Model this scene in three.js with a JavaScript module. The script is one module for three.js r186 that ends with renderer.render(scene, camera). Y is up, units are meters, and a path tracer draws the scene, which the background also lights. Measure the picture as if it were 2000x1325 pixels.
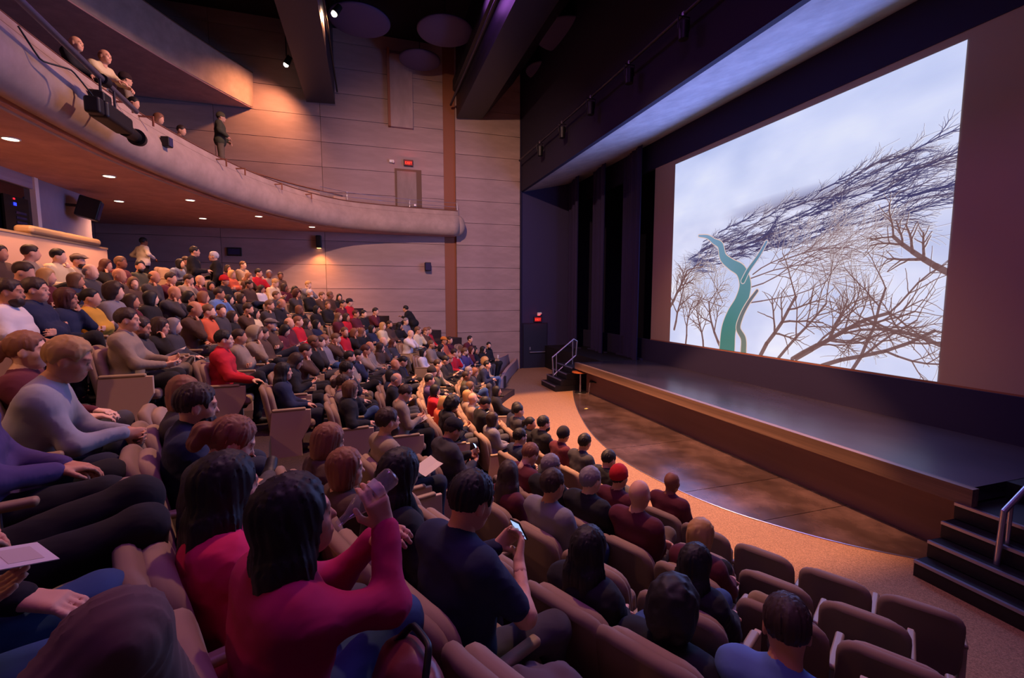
import * as THREE from 'three';
import { RoundedBoxGeometry } from 'three/addons/geometries/RoundedBoxGeometry.js';
import { mergeGeometries, mergeVertices, toCreasedNormals } from 'three/addons/utils/BufferGeometryUtils.js';
import { RectAreaLightUniformsLib } from 'three/addons/lights/RectAreaLightUniformsLib.js';

// ---------------------------------------------------------------- camera, light, exposure
RectAreaLightUniformsLib.init();
const scene = new THREE.Scene();
scene.background = new THREE.Color(0x000000);
const EYE = 3.4;                                   // camera height over the orchestra floor
const camera = new THREE.PerspectiveCamera(2 * Math.atan(662.5 / 889) * 180 / Math.PI, 2000 / 1325, 0.05, 80);
camera.position.set(0, EYE, 0);
{
  const yaw = 17.5 * Math.PI / 180, pitch = -5.4 * Math.PI / 180;
  camera.lookAt(Math.sin(yaw) * Math.cos(pitch), EYE + Math.sin(pitch), -Math.cos(yaw) * Math.cos(pitch));
}
const renderer = new THREE.WebGLRenderer({ antialias: true });
renderer.toneMapping = THREE.LinearToneMapping;
renderer.toneMappingExposure = 1.1;
renderer.shadowMap.enabled = true;

const WARM = 0xffac7c, VIOLET = 0xb868e6;
const LV = {                                       // light levels
  screenGlow: 0.87, screen: 5.4, down: 31, sconce: 11, carpet: 790, house: 160, wash: 205, wallFar: 340, violet: 1.9, upper: 48, stage: 170,
};
function spot(name, pos, target, color, cd, angle, penumbra, radius = 3) {
  const l = new THREE.SpotLight(color, cd, 0, angle, penumbra, 2);
  l.name = name; l.position.set(...pos); l.target.position.set(...target);
  l.castShadow = true; l.shadow.radius = radius; l.shadow.mapSize.set(1024, 1024);
  scene.add(l); scene.add(l.target);
  return l;
}
function area(name, w, h, pos, target, color, intensity) {
  const l = new THREE.RectAreaLight(color, intensity, w, h);
  l.name = name; l.position.set(...pos); l.lookAt(...target); scene.add(l);
  return l;
}
// the projected picture lights the house from the stage
area('screen_light', 7.7, 5.9, [9.60, 4.88, -9.25], [0, 4.0, -9.25], 0x7e98ff, LV.screen);
// added violet fill, unseen overhead, stands in for the purple cast of shadows
area('violet_fill_light', 6.0, 2.0, [1.2, 12.4, -2.5], [1.0, 0, -3.2], VIOLET, LV.violet * 4.8);
area('violet_fill_light_far', 6.0, 2.0, [0.6, 12.4, -13.0], [1.0, 0, -11.0], VIOLET, LV.violet * 2.8);
// warm catwalk spots: on the front carpet, on the middle rows and on the far wall
spot('carpet_spot', [2.6, 11.6, -9.35], [5.4, 0, -9.35], 0xffb27c, LV.carpet, 0.455, 0.12, 2);
spot('rows_spot', [2.2, 11.6, -6.5], [0.2, 1.0, -7.5], 0xffc09a, LV.house * 1.6, 0.75, 0.9, 6);
spot('near_rows_spot', [-2.0, 11.6, 0.5], [0.4, 1.0, -2.8], 0xffc0a0, LV.house * 2.6, 0.55, 0.9, 6);
spot('far_wall_spot', [-0.6, 10.4, -6.5], [3.6, 4.4, -20.2], 0xffc4a4, LV.wallFar, 0.62, 0.7, 4);
spot('balcony_front_spot', [2.6, 11.2, -9.5], [-4.3, 6.6, -12.5], 0xffc0a0, LV.wash, 0.75, 0.8, 6);
spot('stage_spot', [1.6, 11.4, -9.5], [8.4, 1.0, -9.6], 0xffc49c, LV.stage, 0.5, 0.6, 4);

// ---------------------------------------------------------------- helpers
let seedN = 20240611;
function rnd() { seedN |= 0; seedN = (seedN + 0x6d2b79f5) | 0; let t = Math.imul(seedN ^ (seedN >>> 15), 1 | seedN); t = (t + Math.imul(t ^ (t >>> 7), 61 | t)) ^ t; return ((t ^ (t >>> 14)) >>> 0) / 4294967296; }
const pick = (a) => a[Math.floor(rnd() * a.length)];
const taken = new Map();
function numbered(name) { const n = taken.get(name) || 0; taken.set(name, n + 1); return n ? name + '_' + String(n).padStart(3, '0') : name; }
function sh(o) { o.traverse((m) => { if (m.isMesh) { m.castShadow = true; m.receiveShadow = true; } }); return o; }
function tag(o, label, category, group, kind) { o.userData.label = label; if (category) o.userData.category = category; if (group) o.userData.group = group; if (kind) o.userData.kind = kind; return o; }
function thing(name, label, category, pos = [0, 0, 0], turn = 0, group) {
  const g = new THREE.Group(); g.name = numbered(name); g.position.set(...pos); g.rotation.y = turn; scene.add(g);
  return tag(g, label, category, group);
}
function structGroup(name, label) { const g = new THREE.Group(); g.name = name; scene.add(g); return tag(g, label, null, null, 'structure'); }
function part(name, geo, mat, parent) { const m = new THREE.Mesh(geo, mat); m.name = name; m.castShadow = m.receiveShadow = true; parent.add(m); return m; }
function struct(name, geo, mat, label) { const m = part(name, geo, mat, scene); return tag(m, label, null, null, 'structure'); }
const boxG = (x0, x1, y0, y1, z0, z1) => { const g = new THREE.BoxGeometry(x1 - x0, y1 - y0, z1 - z0); g.translate((x0 + x1) / 2, (y0 + y1) / 2, (z0 + z1) / 2); return g; };
const rboxG = (w, h, d, r, x = 0, y = 0, z = 0, s = 2) => { const g = new RoundedBoxGeometry(w, h, d, s, r); g.translate(x, y, z); return g; };
const cylG = (r0, r1, h, x = 0, y = 0, z = 0, n = 20) => { const g = new THREE.CylinderGeometry(r1, r0, h, n); g.translate(x, y, z); return g; };
const tubeG = (pts, r, n = 24, m = 8, closed = false) => new THREE.TubeGeometry(new THREE.CatmullRomCurve3(pts.map((p) => new THREE.Vector3(...p)), closed, 'catmullrom', 0.2), n, r, m, closed);
function polyTubeG(pts, r, m = 8) {               // straight runs with round joints
  const gs = [];
  for (let i = 0; i + 1 < pts.length; i++) {
    const a = new THREE.Vector3(...pts[i]), b = new THREE.Vector3(...pts[i + 1]);
    const g = new THREE.CylinderGeometry(r, r, a.distanceTo(b), m, 1); g.applyQuaternion(new THREE.Quaternion().setFromUnitVectors(new THREE.Vector3(0, 1, 0), b.clone().sub(a).normalize()));
    g.translate((a.x + b.x) / 2, (a.y + b.y) / 2, (a.z + b.z) / 2); gs.push(g);
    const s = new THREE.SphereGeometry(r, m, 6); s.translate(b.x, b.y, b.z); gs.push(s);
  }
  const s = new THREE.SphereGeometry(r, m, 6); s.translate(...pts[0]); gs.push(s);
  return mergeGeometries(gs);
}
// value noise
function hash3(x, y, z) { let h = Math.imul(x, 374761393) ^ Math.imul(y, 668265263) ^ Math.imul(z, 2147483647 ^ 0x5bd1e995); h = Math.imul(h ^ (h >>> 13), 1274126177); return ((h ^ (h >>> 16)) >>> 0) / 4294967296; }
function noise3(x, y, z) {
  const ix = Math.floor(x), iy = Math.floor(y), iz = Math.floor(z); let fx = x - ix, fy = y - iy, fz = z - iz;
  fx = fx * fx * (3 - 2 * fx); fy = fy * fy * (3 - 2 * fy); fz = fz * fz * (3 - 2 * fz);
  const L = (a, b, t) => a + (b - a) * t, h = (a, b, c) => hash3(ix + a, iy + b, iz + c);
  return L(L(L(h(0, 0, 0), h(1, 0, 0), fx), L(h(0, 1, 0), h(1, 1, 0), fx), fy), L(L(h(0, 0, 1), h(1, 0, 1), fx), L(h(0, 1, 1), h(1, 1, 1), fx), fy), fz);
}
function noiseTex(size, cells, octaves, lo, hi, rep, srgb = false) {   // tileable grey noise
  const d = new Uint8Array(size * size * 4);
  for (let j = 0; j < size; j++) for (let i = 0; i < size; i++) {
    let v = 0, a = 0.5, c = cells, s = 0;
    for (let o = 0; o < octaves; o++) {
      const x = i / size * c, y = j / size * c, ix = Math.floor(x), iy = Math.floor(y); let fx = x - ix, fy = y - iy; fx = fx * fx * (3 - 2 * fx); fy = fy * fy * (3 - 2 * fy);
      const h = (p, q) => hash3((ix + p) % c, (iy + q) % c, o + 7);
      v += a * ((h(0, 0) * (1 - fx) + h(1, 0) * fx) * (1 - fy) + (h(0, 1) * (1 - fx) + h(1, 1) * fx) * fy); s += a; a *= 0.6; c *= 2;
    }
    const g = Math.round(255 * (lo + (hi - lo) * v / s)); d.set([g, g, g, 255], (j * size + i) * 4);
  }
  const t = new THREE.DataTexture(d, size, size); t.wrapS = t.wrapT = THREE.RepeatWrapping; t.repeat.set(rep, rep); t.magFilter = THREE.LinearFilter; t.minFilter = THREE.LinearMipmapLinearFilter; t.generateMipmaps = true;
  if (srgb) t.colorSpace = THREE.SRGBColorSpace; t.needsUpdate = true; return t;
}
const texFine = noiseTex(256, 64, 2, 0, 1, 1), texMid = noiseTex(256, 12, 4, 0, 1, 1), texPlaster = noiseTex(512, 10, 6, 0.82, 1.0, 0.4, true), texScuff = noiseTex(512, 6, 6, 0.35, 1.0, 0.35, true);
const texCarpet = noiseTex(512, 128, 2, 0.6, 1.0, 0.9, true), texRough = noiseTex(512, 5, 6, 0.25, 0.95, 0.3);
const std = (color, roughness = 0.85, extra = {}) => new THREE.MeshStandardMaterial({ color, roughness, ...extra });
const M = {
  wall: std(0xb49a98, 0.9, { map: texPlaster }), wallBack: std(0xa08c86, 0.92, { map: texPlaster }), reveal: std(0x8f5a44, 0.85), joint: std(0x6e5648, 0.95),
  black: std(0x1a1230, 0.9), blackWall: std(0x2e2850, 0.85), drape: std(0x221b3e, 0.97), ceiling: std(0x14101e, 0.95), beam: std(0x1c1828, 0.42), disc: std(0x4c4068, 0.7), plastic: std(0x0b0b0e, 0.5),  // blacks here are tinted navy in place of blue screen spill
  soffitStage: std(0xaaa6a6, 0.9, { map: texPlaster }), balcony: std(0xbba193, 0.82, { map: texPlaster }), soffit: std(0xcf9f9a, 0.9, { map: texPlaster }), booth: std(0xc7a58e, 0.85), boothWall: std(0xa79cae, 0.9, { map: texPlaster }),
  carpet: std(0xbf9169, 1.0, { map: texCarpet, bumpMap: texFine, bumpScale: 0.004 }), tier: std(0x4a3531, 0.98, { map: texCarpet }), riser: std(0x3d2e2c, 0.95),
  pit: std(0x745c58, 0.34, { map: texScuff, roughnessMap: texRough }), stageTop: std(0x4c4450, 0.42, { map: texScuff, roughnessMap: texRough }), stageLip: std(0xa4826c, 0.45, { map: texScuff }), stageFront: std(0x98706a, 0.62, { map: texPlaster }),
  screenCloth: std(0xa68c80, 0.92), stepBlack: std(0x0e0c12, 0.6), nosing: std(0xa8a4b4, 0.35, { metalness: 0.8 }), steel: std(0xb9b6c4, 0.3, { metalness: 0.9 }), chrome: std(0xd8d8dc, 0.15, { metalness: 1 }),
  wood: std(0xb5622c, 0.4), door: std(0x171732, 0.6), tan: std(0x98806f, 0.95, { bumpMap: texFine, bumpScale: 0.0015 }), tanShell: std(0x8c7464, 0.9), seatDark: std(0x6d5a55, 0.95), panelTan: std(0xc2a68a, 0.7), armWood: std(0x9c8468, 0.5), paper: std(0xd9cfc6, 0.8), white: std(0xe8e4e0, 0.6), red: std(0xa81426, 0.7),
};
function lampMat(color, k) { return new THREE.MeshStandardMaterial({ color: 0x222222, emissive: color, emissiveIntensity: k, roughness: 0.6 }); }

// ---------------------------------------------------------------- seating plan: rows on arcs about CX, CZ
const CX = 13.1, CZ = -8.2, R0 = 10.55, PITCH = 0.77;
const RISE = [0.2, 0.24, 0.27, 0.3, 0.3, 0.31, 0.32, 0.32, 0.32, 0.32, 0.32, 0.32, 0.32, 0.32];
const FLOOR = [0]; for (const r of RISE) FLOOR.push(FLOOR[FLOOR.length - 1] + r);
const RAD = (i) => R0 + PITCH * i, rad = (d) => d * Math.PI / 180;
const onRow = (row, phi, fwd = 0) => { const r = RAD(row) - fwd, a = rad(phi); return [CX - r * Math.cos(a), FLOOR[row], CZ + r * Math.sin(a)]; };
// ---------------------------------------------------------------- floors
function ringG(r0, r1, f0, f1, y0, y1, n = 48, uvm = 1) {      // sector of a ring, angles in degrees, with thickness
  const p = [], idx = [], uv = [];
  for (let i = 0; i <= n; i++) {
    const a = rad(f0 + (f1 - f0) * i / n), c = Math.cos(a), s = Math.sin(a);
    for (const [r, y] of [[r0, y1], [r1, y1], [r1, y0], [r0, y0]]) { p.push(CX - r * c, y, CZ + r * s); uv.push(a * 12 * uvm, (r + y) * uvm); }
  }
  for (let i = 0; i < n; i++) for (let k = 0; k < 4; k++) { const a = i * 4 + k, b = i * 4 + (k + 1) % 4, c = a + 4, d = b + 4; idx.push(a, b, c, b, d, c); }
  idx.push(0, 2, 1, 0, 3, 2); const e = n * 4; idx.push(e, e + 1, e + 2, e, e + 2, e + 3);
  const g = new THREE.BufferGeometry(); g.setAttribute('position', new THREE.Float32BufferAttribute(p, 3)); g.setAttribute('uv', new THREE.Float32BufferAttribute(uv, 2)); g.setIndex(idx);
  const t = g.toNonIndexed(); t.computeVertexNormals(); return t;
}
function shapeFloorG(pts, y0, y1) {                            // a plan outline [x, z] with thickness
  const s = new THREE.Shape(pts.map(([x, z]) => new THREE.Vector2(x, -z)));
  const g = new THREE.ExtrudeGeometry(s, { depth: y1 - y0, bevelEnabled: false }); g.rotateX(-Math.PI / 2); g.translate(0, y0, 0); return g;
}
const floor = structGroup('floor', 'raked auditorium floor with curved tiers, front carpet and dark pit floor');
part('subfloor', boxG(-15, 13, -0.35, -0.02, -21, 5), M.riser, floor);
{
  const pit = [[7.02, -14.9], [6.25, -13.1], [5.6, -11.3], [5.15, -9.7], [4.95, -8.2], [5.02, -6.95], [5.3, -5.75], [5.7, -4.95], [6.2, -4.25], [6.75, -3.72]];
  const curve = new THREE.CatmullRomCurve3(pit.map(([x, z]) => new THREE.Vector3(x, 0, z))).getPoints(50).map((v) => [v.x, v.z]);
  const cuts = [-14.9, -12.0, -8.75, -6.37, -5.16, -3.72];
  for (let k = 0; k + 1 < cuts.length; k++) {
    const a = cuts[k] + 0.006, b = cuts[k + 1] - 0.006, xAt = (z) => { for (let i = 0; i + 1 < curve.length; i++) if (curve[i][1] <= z && curve[i + 1][1] >= z) { const t = (z - curve[i][1]) / Math.max(1e-6, curve[i + 1][1] - curve[i][1]); return curve[i][0] + (curve[i + 1][0] - curve[i][0]) * t; } return curve[curve.length - 1][0]; };
    part('floor_panel', shapeFloorG([[xAt(a), a], ...curve.filter((q) => q[1] > a + 0.01 && q[1] < b - 0.01), [xAt(b), b], [7.9, b], [7.9, a]], -0.02, 0.006), M.pit, floor);
  }
  part('front_carpet', shapeFloorG([...curve, [7.9, -3.72], [9.5, -3.7], [9.5, 4], [-1.5, 4], [-1.5, -18], [3.0, -20.2], [10, -20.2], [10, -14.9]], -0.02, 0.0), M.carpet, floor);
  const edge = []; for (const [x, z] of curve) edge.push([x, 0.004, z]);
  part('pit_edge_strip', tubeG(edge, 0.012, 60, 6), M.steel, floor);
}
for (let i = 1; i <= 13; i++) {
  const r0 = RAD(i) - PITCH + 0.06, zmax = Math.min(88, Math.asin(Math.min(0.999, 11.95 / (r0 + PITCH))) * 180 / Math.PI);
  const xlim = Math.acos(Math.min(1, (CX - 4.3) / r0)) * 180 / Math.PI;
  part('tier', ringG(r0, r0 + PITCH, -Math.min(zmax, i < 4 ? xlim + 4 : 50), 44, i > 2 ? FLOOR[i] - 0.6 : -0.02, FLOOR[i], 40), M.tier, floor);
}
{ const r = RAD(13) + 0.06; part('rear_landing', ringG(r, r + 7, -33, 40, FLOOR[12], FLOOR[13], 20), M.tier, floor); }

// ---------------------------------------------------------------- far side wall, panel by panel
const wallFar = structGroup('wall_far', 'pale panelled side wall with recessed joints and a brown pilaster reveal');
part('backing', boxG(-15, 6.75, -0.3, 14, -20.75, -20.26), M.joint, wallFar);
{
  const ys = [-0.2]; for (let k = 0; k < 15; k++) ys.push(0.79 + 0.97 * k);
  const cols = [[-15, -9.2], [-9.2, -5.3], [-5.3, -1.6], [-1.6, 3.28], [3.78, 6.75]];
  cols.forEach(([x0, x1], ci) => {
    const z = ci === 4 ? -20.12 : -20.2;
    for (let k = 0; k + 1 < ys.length; k++) part('panel', boxG(x0 + 0.008, x1 - 0.008, ys[k] + 0.008, ys[k + 1] - 0.008, -20.27, z), M.wall, wallFar);
  });
  part('pilaster_reveal', boxG(3.28, 3.78, -0.2, 14, -20.3, -20.24), M.reveal, wallFar);
}
{
  const g = new THREE.Group(); g.name = 'raised_panel'; wallFar.add(g);
  part('duct_cover', boxG(1.1, 2.0, 10.35, 13.2, -20.25, -20.02), M.wall, g);
  part('duct_side', boxG(1.0, 1.1, 10.35, 13.4, -20.25, -19.98), M.reveal, g);
}
// door of the upper gallery
const door2 = structGroup('door_2', 'pale gallery door with dark frame under the small upper exit sign');
part('frame', boxG(1.22, 2.32, 6.3, 8.72, -20.21, -20.17), M.joint, door2);
part('leaf', boxG(1.3, 2.1, 6.3, 8.62, -20.19, -20.145), M.wallBack, door2);
part('handle', boxG(1.98, 2.06, 7.2, 7.3, -20.15, -20.1), M.steel, door2);
// ---------------------------------------------------------------- the dark stage-side wall beyond it
const wallStage = structGroup('wall_stage', 'black side wall beside the stage with blue screen spill in its colour');
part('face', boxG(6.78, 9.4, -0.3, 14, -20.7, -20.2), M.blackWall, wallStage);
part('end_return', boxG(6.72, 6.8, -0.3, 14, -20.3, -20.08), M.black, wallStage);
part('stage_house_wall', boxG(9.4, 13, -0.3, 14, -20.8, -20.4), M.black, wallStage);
const door1 = structGroup('door_1', 'dark blue exit door with a steel push bar beside the stage');
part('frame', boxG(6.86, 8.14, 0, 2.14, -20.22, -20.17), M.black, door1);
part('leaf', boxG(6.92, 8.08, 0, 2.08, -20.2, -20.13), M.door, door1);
part('push_bar', rboxG(0.78, 0.06, 0.07, 0.02, 7.6, 0.75, -20.08), M.steel, door1);
part('latch_plate', boxG(7.2, 7.27, 0.86, 1.0, -20.14, -20.1), M.steel, door1);
// ---------------------------------------------------------------- ceiling, walls closing the room
struct('ceiling', boxG(-15, 13, 13.9, 14.2, -21, 5), M.ceiling, 'black auditorium ceiling above the catwalks');
struct('wall_near', boxG(-15, 13, -0.3, 14, 3.6, 4.0), M.wall, 'pale side wall behind the photographer');
struct('wall_rear', boxG(-15.3, -15, -0.3, 14, -21, 5), M.wallBack, 'rear wall of the auditorium behind the booth');
struct('wall_backstage', boxG(12.6, 13, -0.3, 14, -21, 5), M.black, 'black wall behind the screen');
// ---------------------------------------------------------------- ceiling beams
function prismZ(outline, z0, z1) { const s = new THREE.Shape(outline.map(([x, y]) => new THREE.Vector2(x, y))); const g = new THREE.ExtrudeGeometry(s, { depth: z1 - z0, bevelEnabled: false }); g.translate(0, 0, z0); return g; }
const beam1 = structGroup('ceiling_beam_1', 'dark boxed ceiling beam ending above the gallery rail');
part('box', prismZ([[-2.06, 10.9], [-1.02, 10.95], [-1.02, 13.9], [-2.06, 13.9]], -20.0, 3.6), M.beam, beam1);
part('rail_pipe', polyTubeG([[-0.92, 11.4, -19.9], [-0.92, 11.4, 3.4]], 0.03), M.plastic, beam1);
const beam2 = structGroup('ceiling_beam_2', 'glossy dark ceiling beam with sloped side above the pilaster');
part('box', prismZ([[3.82, 10.95], [4.95, 11.05], [6.35, 12.7], [6.35, 13.9], [3.82, 13.9]], -20.0, 3.6), M.beam, beam2);
part('cable_tray', prismZ([[3.6, 11.9], [3.8, 11.8], [3.8, 12.3], [3.6, 12.3]], -19.6, 3.4), M.plastic, beam2);
part('pipe', polyTubeG([[3.55, 11.4, -19.8], [3.55, 11.4, 3.0]], 0.05), M.beam, beam2);
// round acoustic clouds
[[2.76, -16.3, 0.95, 12.35, 'beside the glossy beam'], [6.9, -15.6, 1.1, 12.55, 'between beam and proscenium'], [0.0, -17.0, 1.0, 12.6, 'between the two dark beams'], [7.2, -18.3, 0.8, 12.6, 'over the exit door'], [2.2, -19.0, 0.8, 12.6, 'close to the far wall']].forEach(([x, z, r, y, w]) => {
  const c = thing('acoustic_cloud', 'round purple-grey ceiling disc hanging ' + w, 'ceiling disc', [x, y, z], 0, 'round ceiling discs');
  const pts = []; for (let k = 0; k <= 8; k++) { const t = k / 8; pts.push(new THREE.Vector2(r * Math.sin(t * Math.PI / 2) + 0.0001, -0.16 * Math.cos(t * Math.PI / 2))); } pts.push(new THREE.Vector2(r, 0.04), new THREE.Vector2(0.0001, 0.06));
  part('dish', new THREE.LatheGeometry(pts, 40), M.disc, c);
  part('hanger', polyTubeG([[0, 0.05, 0], [0, 13.9 - y, 0]], 0.015), M.plastic, c);
});
// ---------------------------------------------------------------- stage
const stage = structGroup('stage', 'dark scuffed stage platform with a pale wooden front lip');
part('deck', boxG(7.02, 12.6, 0.86, 1.05, -14.55, -3.45), M.stageTop, stage);
part('lip', boxG(6.94, 7.06, 0.83, 1.052, -14.6, -3.4), M.stageLip, stage);
part('front_board', boxG(7.36, 7.46, 0, 0.86, -14.5, -3.5), M.stageFront, stage);
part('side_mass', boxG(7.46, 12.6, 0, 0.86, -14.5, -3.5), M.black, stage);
part('wing_deck', boxG(8.0, 12.6, 0, 1.045, -20.4, -14.55), M.stepBlack, stage);
part('wing_deck', boxG(7.7, 12.6, 0, 1.045, -3.45, 3.6), M.stepBlack, stage);
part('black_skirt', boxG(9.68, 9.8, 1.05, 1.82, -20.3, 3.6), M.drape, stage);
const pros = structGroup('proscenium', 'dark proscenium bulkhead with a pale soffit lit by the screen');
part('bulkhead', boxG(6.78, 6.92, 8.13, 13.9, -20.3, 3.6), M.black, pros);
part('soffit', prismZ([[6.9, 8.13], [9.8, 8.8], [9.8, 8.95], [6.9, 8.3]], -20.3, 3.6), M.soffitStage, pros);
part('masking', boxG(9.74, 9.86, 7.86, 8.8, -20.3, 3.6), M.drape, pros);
part('lighting_pipe', polyTubeG([[6.5, 9.3, -19.5], [6.5, 9.3, 3.2]], 0.04), M.beam, pros);
for (let k = 0; k < 5; k++) {
  const l = thing('stage_lantern', ['first', 'second', 'third', 'fourth', 'fifth'][k] + ' black stage lantern on the proscenium pipe, counted from the far wall', 'stage light', [6.5, 9.3, -17 + k * 2.1], 0, 'lanterns on the proscenium pipe');
  part('can', cylG(0.1, 0.12, 0.34, 0, -0.34, 0, 14), M.plastic, l); part('yoke', polyTubeG([[-0.14, -0.3, 0], [-0.14, -0.05, 0], [0.14, -0.05, 0], [0.14, -0.3, 0]], 0.012, 6), M.beam, l); part('clamp', rboxG(0.08, 0.1, 0.08, 0.02), M.steel, l);
}
// ---------------------------------------------------------------- projection screen and its picture
const screen = thing('projection_screen', 'huge beige cinema screen showing an aerial picture of branching river channels', 'screen', [9.76, 0, 0]);
part('cloth', boxG(0.0, 0.06, 1.84, 7.86, -14.2, 2.6), M.screenCloth, screen);
part('bottom_batten', boxG(-0.02, 0.06, 1.8, 1.85, -14.2, 2.6), M.reveal, screen);
function pictureTexture() {
  const W = 1400, H = 1080, c = document.createElement('canvas'); c.width = W; c.height = H; const x = c.getContext('2d');
  const g = x.createLinearGradient(0, 0, 0, H); g.addColorStop(0, '#cdd6fb'); g.addColorStop(0.28, '#dfe4ff'); g.addColorStop(0.4, '#d4d8f6'); g.addColorStop(1, '#dcdffb'); x.fillStyle = g; x.fillRect(0, 0, W, H);
  // soft cloudlike mottling of the mud flats
  const id = x.getImageData(0, 0, W, H), d = id.data;
  for (let j = 0; j < H; j++) for (let i = 0; i < W; i++) {
    let n = 0, a = 0.55; for (let o = 0; o < 4; o++) { n += a * noise3(i / 260 * (1 << o) + 3, j / 150 * (1 << o), o * 9.1); a *= 0.5; }
    const v = (n - 0.5) * (j < 330 ? 46 : 60), k = (j * W + i) * 4; d[k] += v * 1.0 - 2; d[k + 1] += v * 0.85 - 2; d[k + 2] += v * 0.5;
  }
  x.putImageData(id, 0, 0);
  const band = (y, h, col) => { x.save(); x.translate(900, y); x.scale(1, h / 520); const q0 = x.createRadialGradient(0, 0, 0, 0, 0, 520); q0.addColorStop(0, col); q0.addColorStop(0.6, col.replace(/[\d.]+\)$/, '0.2)')); q0.addColorStop(1, 'rgba(120,110,140,0)'); x.fillStyle = q0; x.fillRect(-520, -520, 1040, 1040); x.restore(); return; const q = x.createLinearGradient(0, y - h, 0, y + h); q.addColorStop(0, 'rgba(0,0,0,0)'); q.addColorStop(0.5, col); q.addColorStop(1, 'rgba(0,0,0,0)'); x.fillStyle = q; x.fillRect(330, y - h, W, 2 * h); };
  band(372, 52, 'rgba(92,88,128,0.55)'); band(392, 30, 'rgba(110,96,120,0.35)');
  x.lineCap = 'round'; x.lineJoin = 'round';
  // generic dendritic channels
  const segs = [];
  const flush = () => { for (const [a, b, c, d, w] of segs) { x.strokeStyle = 'rgba(252,248,255,0.4)'; x.lineWidth = w + 1.4; x.beginPath(); x.moveTo(a + 1.5, b + 2.2); x.lineTo(c + 1.5, d + 2.2); x.stroke(); } for (const [a, b, c, d, w, q] of segs) { x.strokeStyle = q; x.lineWidth = w; x.beginPath(); x.moveTo(a, b); x.lineTo(c, d); x.stroke(); } segs.length = 0; };
  function branch(px, py, ang, len, w, col, spread, depth, flat) {
    const n = 5; let X = px, Y = py, A = ang;
    for (let k = 0; k < n; k++) {
      A += (rnd() - 0.5) * 0.42; const l = len / n, nx = X + Math.cos(A) * l, ny = Y + Math.sin(A) * l * flat, ww = Math.max(0.7, w * (1 - 0.45 * (k + 1) / n));
      segs.push([X, Y, nx, ny, ww, col]);
      X = nx; Y = ny;
      if (depth > 0 && k > 0) { const s = rnd() < 0.5 ? -1 : 1; branch(X, Y, A + s * spread * (0.7 + 0.6 * rnd()), len * (0.42 + 0.25 * rnd()), ww * 0.62, col, spread, depth - 1, flat); if (rnd() < 0.5) branch(X, Y, A - s * spread * (0.8 + 0.5 * rnd()), len * 0.4, ww * 0.55, col, spread, depth - 1, flat); }
    }
  }
  // far field: fine slanting gullies
  for (let k = 0; k < 120; k++) { const t = rnd(), px = 130 + t * 1180, py = 650 - t * 120 - rnd() * 250 * (0.6 + 0.4 * t); if (px < 1290) branch(px, py, -0.16 - rnd() * 0.3, 80 + 120 * rnd(), 4.6 + 4 * rnd(), rnd() < 0.6 ? 'rgba(58,54,98,0.85)' : 'rgba(82,70,96,0.8)', 0.45, 2, 0.6); }
  for (let k = 0; k < 30; k++) branch(380 - rnd() * 70, 560 + rnd() * 110, Math.PI - 0.05 + rnd() * 0.4, 120 + 90 * rnd(), 3.4, 'rgba(60,58,104,0.75)', 0.4, 1, 0.6);
  flush();
  // middle: long brown side channels
  [[585, 715, -0.34, 400], [600, 755, -0.2, 440], [600, 830, -0.1, 420], [620, 690, -0.55, 300], [760, 640, -0.4, 330]].forEach(([a, b, an, l]) => branch(a, b, an, l, 7, 'rgba(112,82,88,0.9)', 0.55, 3, 0.7));
  branch(430, 830, -2.1, 210, 7, 'rgba(108,78,80,0.9)', 0.6, 3, 0.9); branch(420, 850, -2.75, 230, 6.5, 'rgba(108,78,80,0.9)', 0.55, 3, 0.8);
  flush();
  // near field: brown trees of channels
  [[150, 1080, -1.35, 260], [40, 1000, -1.2, 260], [-5, 860, -0.9, 260], [300, 1090, -1.75, 220], [440, 1085, -2.0, 280], [690, 1080, -1.3, 330], [790, 1080, -1.05, 330], [860, 1075, -0.7, 330], [880, 1070, -0.45, 420], [1120, 1090, -1.2, 340], [1000, 1085, -0.3, 420], [1405, 720, -2.6, 220], [1405, 960, -2.75, 330]].forEach(([a, b, an, l], q) => branch(a, b, an, l, 15 + (q % 3) * 4, 'rgba(110,78,78,0.92)', 0.6, q % 3 === 1 ? 3 : 2, 1));
  flush();
  // the teal river
  function river(pts, w0, w1, fill, rim) {
    const cv = new THREE.CatmullRomCurve3(pts.map(([a, b]) => new THREE.Vector3(a, b, 0))).getPoints(160);
    for (const [extra, col] of [[9, rim], [0, null]]) for (let k = 0; k < 160; k++) {
      const t = k / 160, w = w0 + (w1 - w0) * t + extra; let cc = col;
      if (!cc) { const a = new THREE.Color(fill[0]), b = new THREE.Color(fill[1]); cc = '#' + a.lerp(b, t).getHexString(); }
      x.strokeStyle = cc; x.lineWidth = w; x.beginPath(); x.moveTo(cv[k].x, cv[k].y); x.lineTo(cv[k + 1].x, cv[k + 1].y); x.stroke();
    }
  }
  river([[230, 455], [300, 470], [350, 500], [395, 525], [420, 590], [475, 630], [545, 670], [575, 740], [555, 820], [505, 900], [480, 970], [474, 1080]], 10, 104, ['#7f9fc4', '#3f7a72'], '#e6c4bc');
  river([[690, 540], [650, 600], [590, 670], [560, 720]], 12, 22, ['#6f8cb4', '#4c7f88'], '#d8c0c4');
  river([[650, 770], [600, 830], [560, 900], [545, 960], [580, 1010], [585, 1080]], 14, 34, ['#6a6878', '#6f7a70'], '#e8c8be');
  const t = new THREE.CanvasTexture(c); t.colorSpace = THREE.SRGBColorSpace; t.anisotropy = 8; return t;
}
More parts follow.
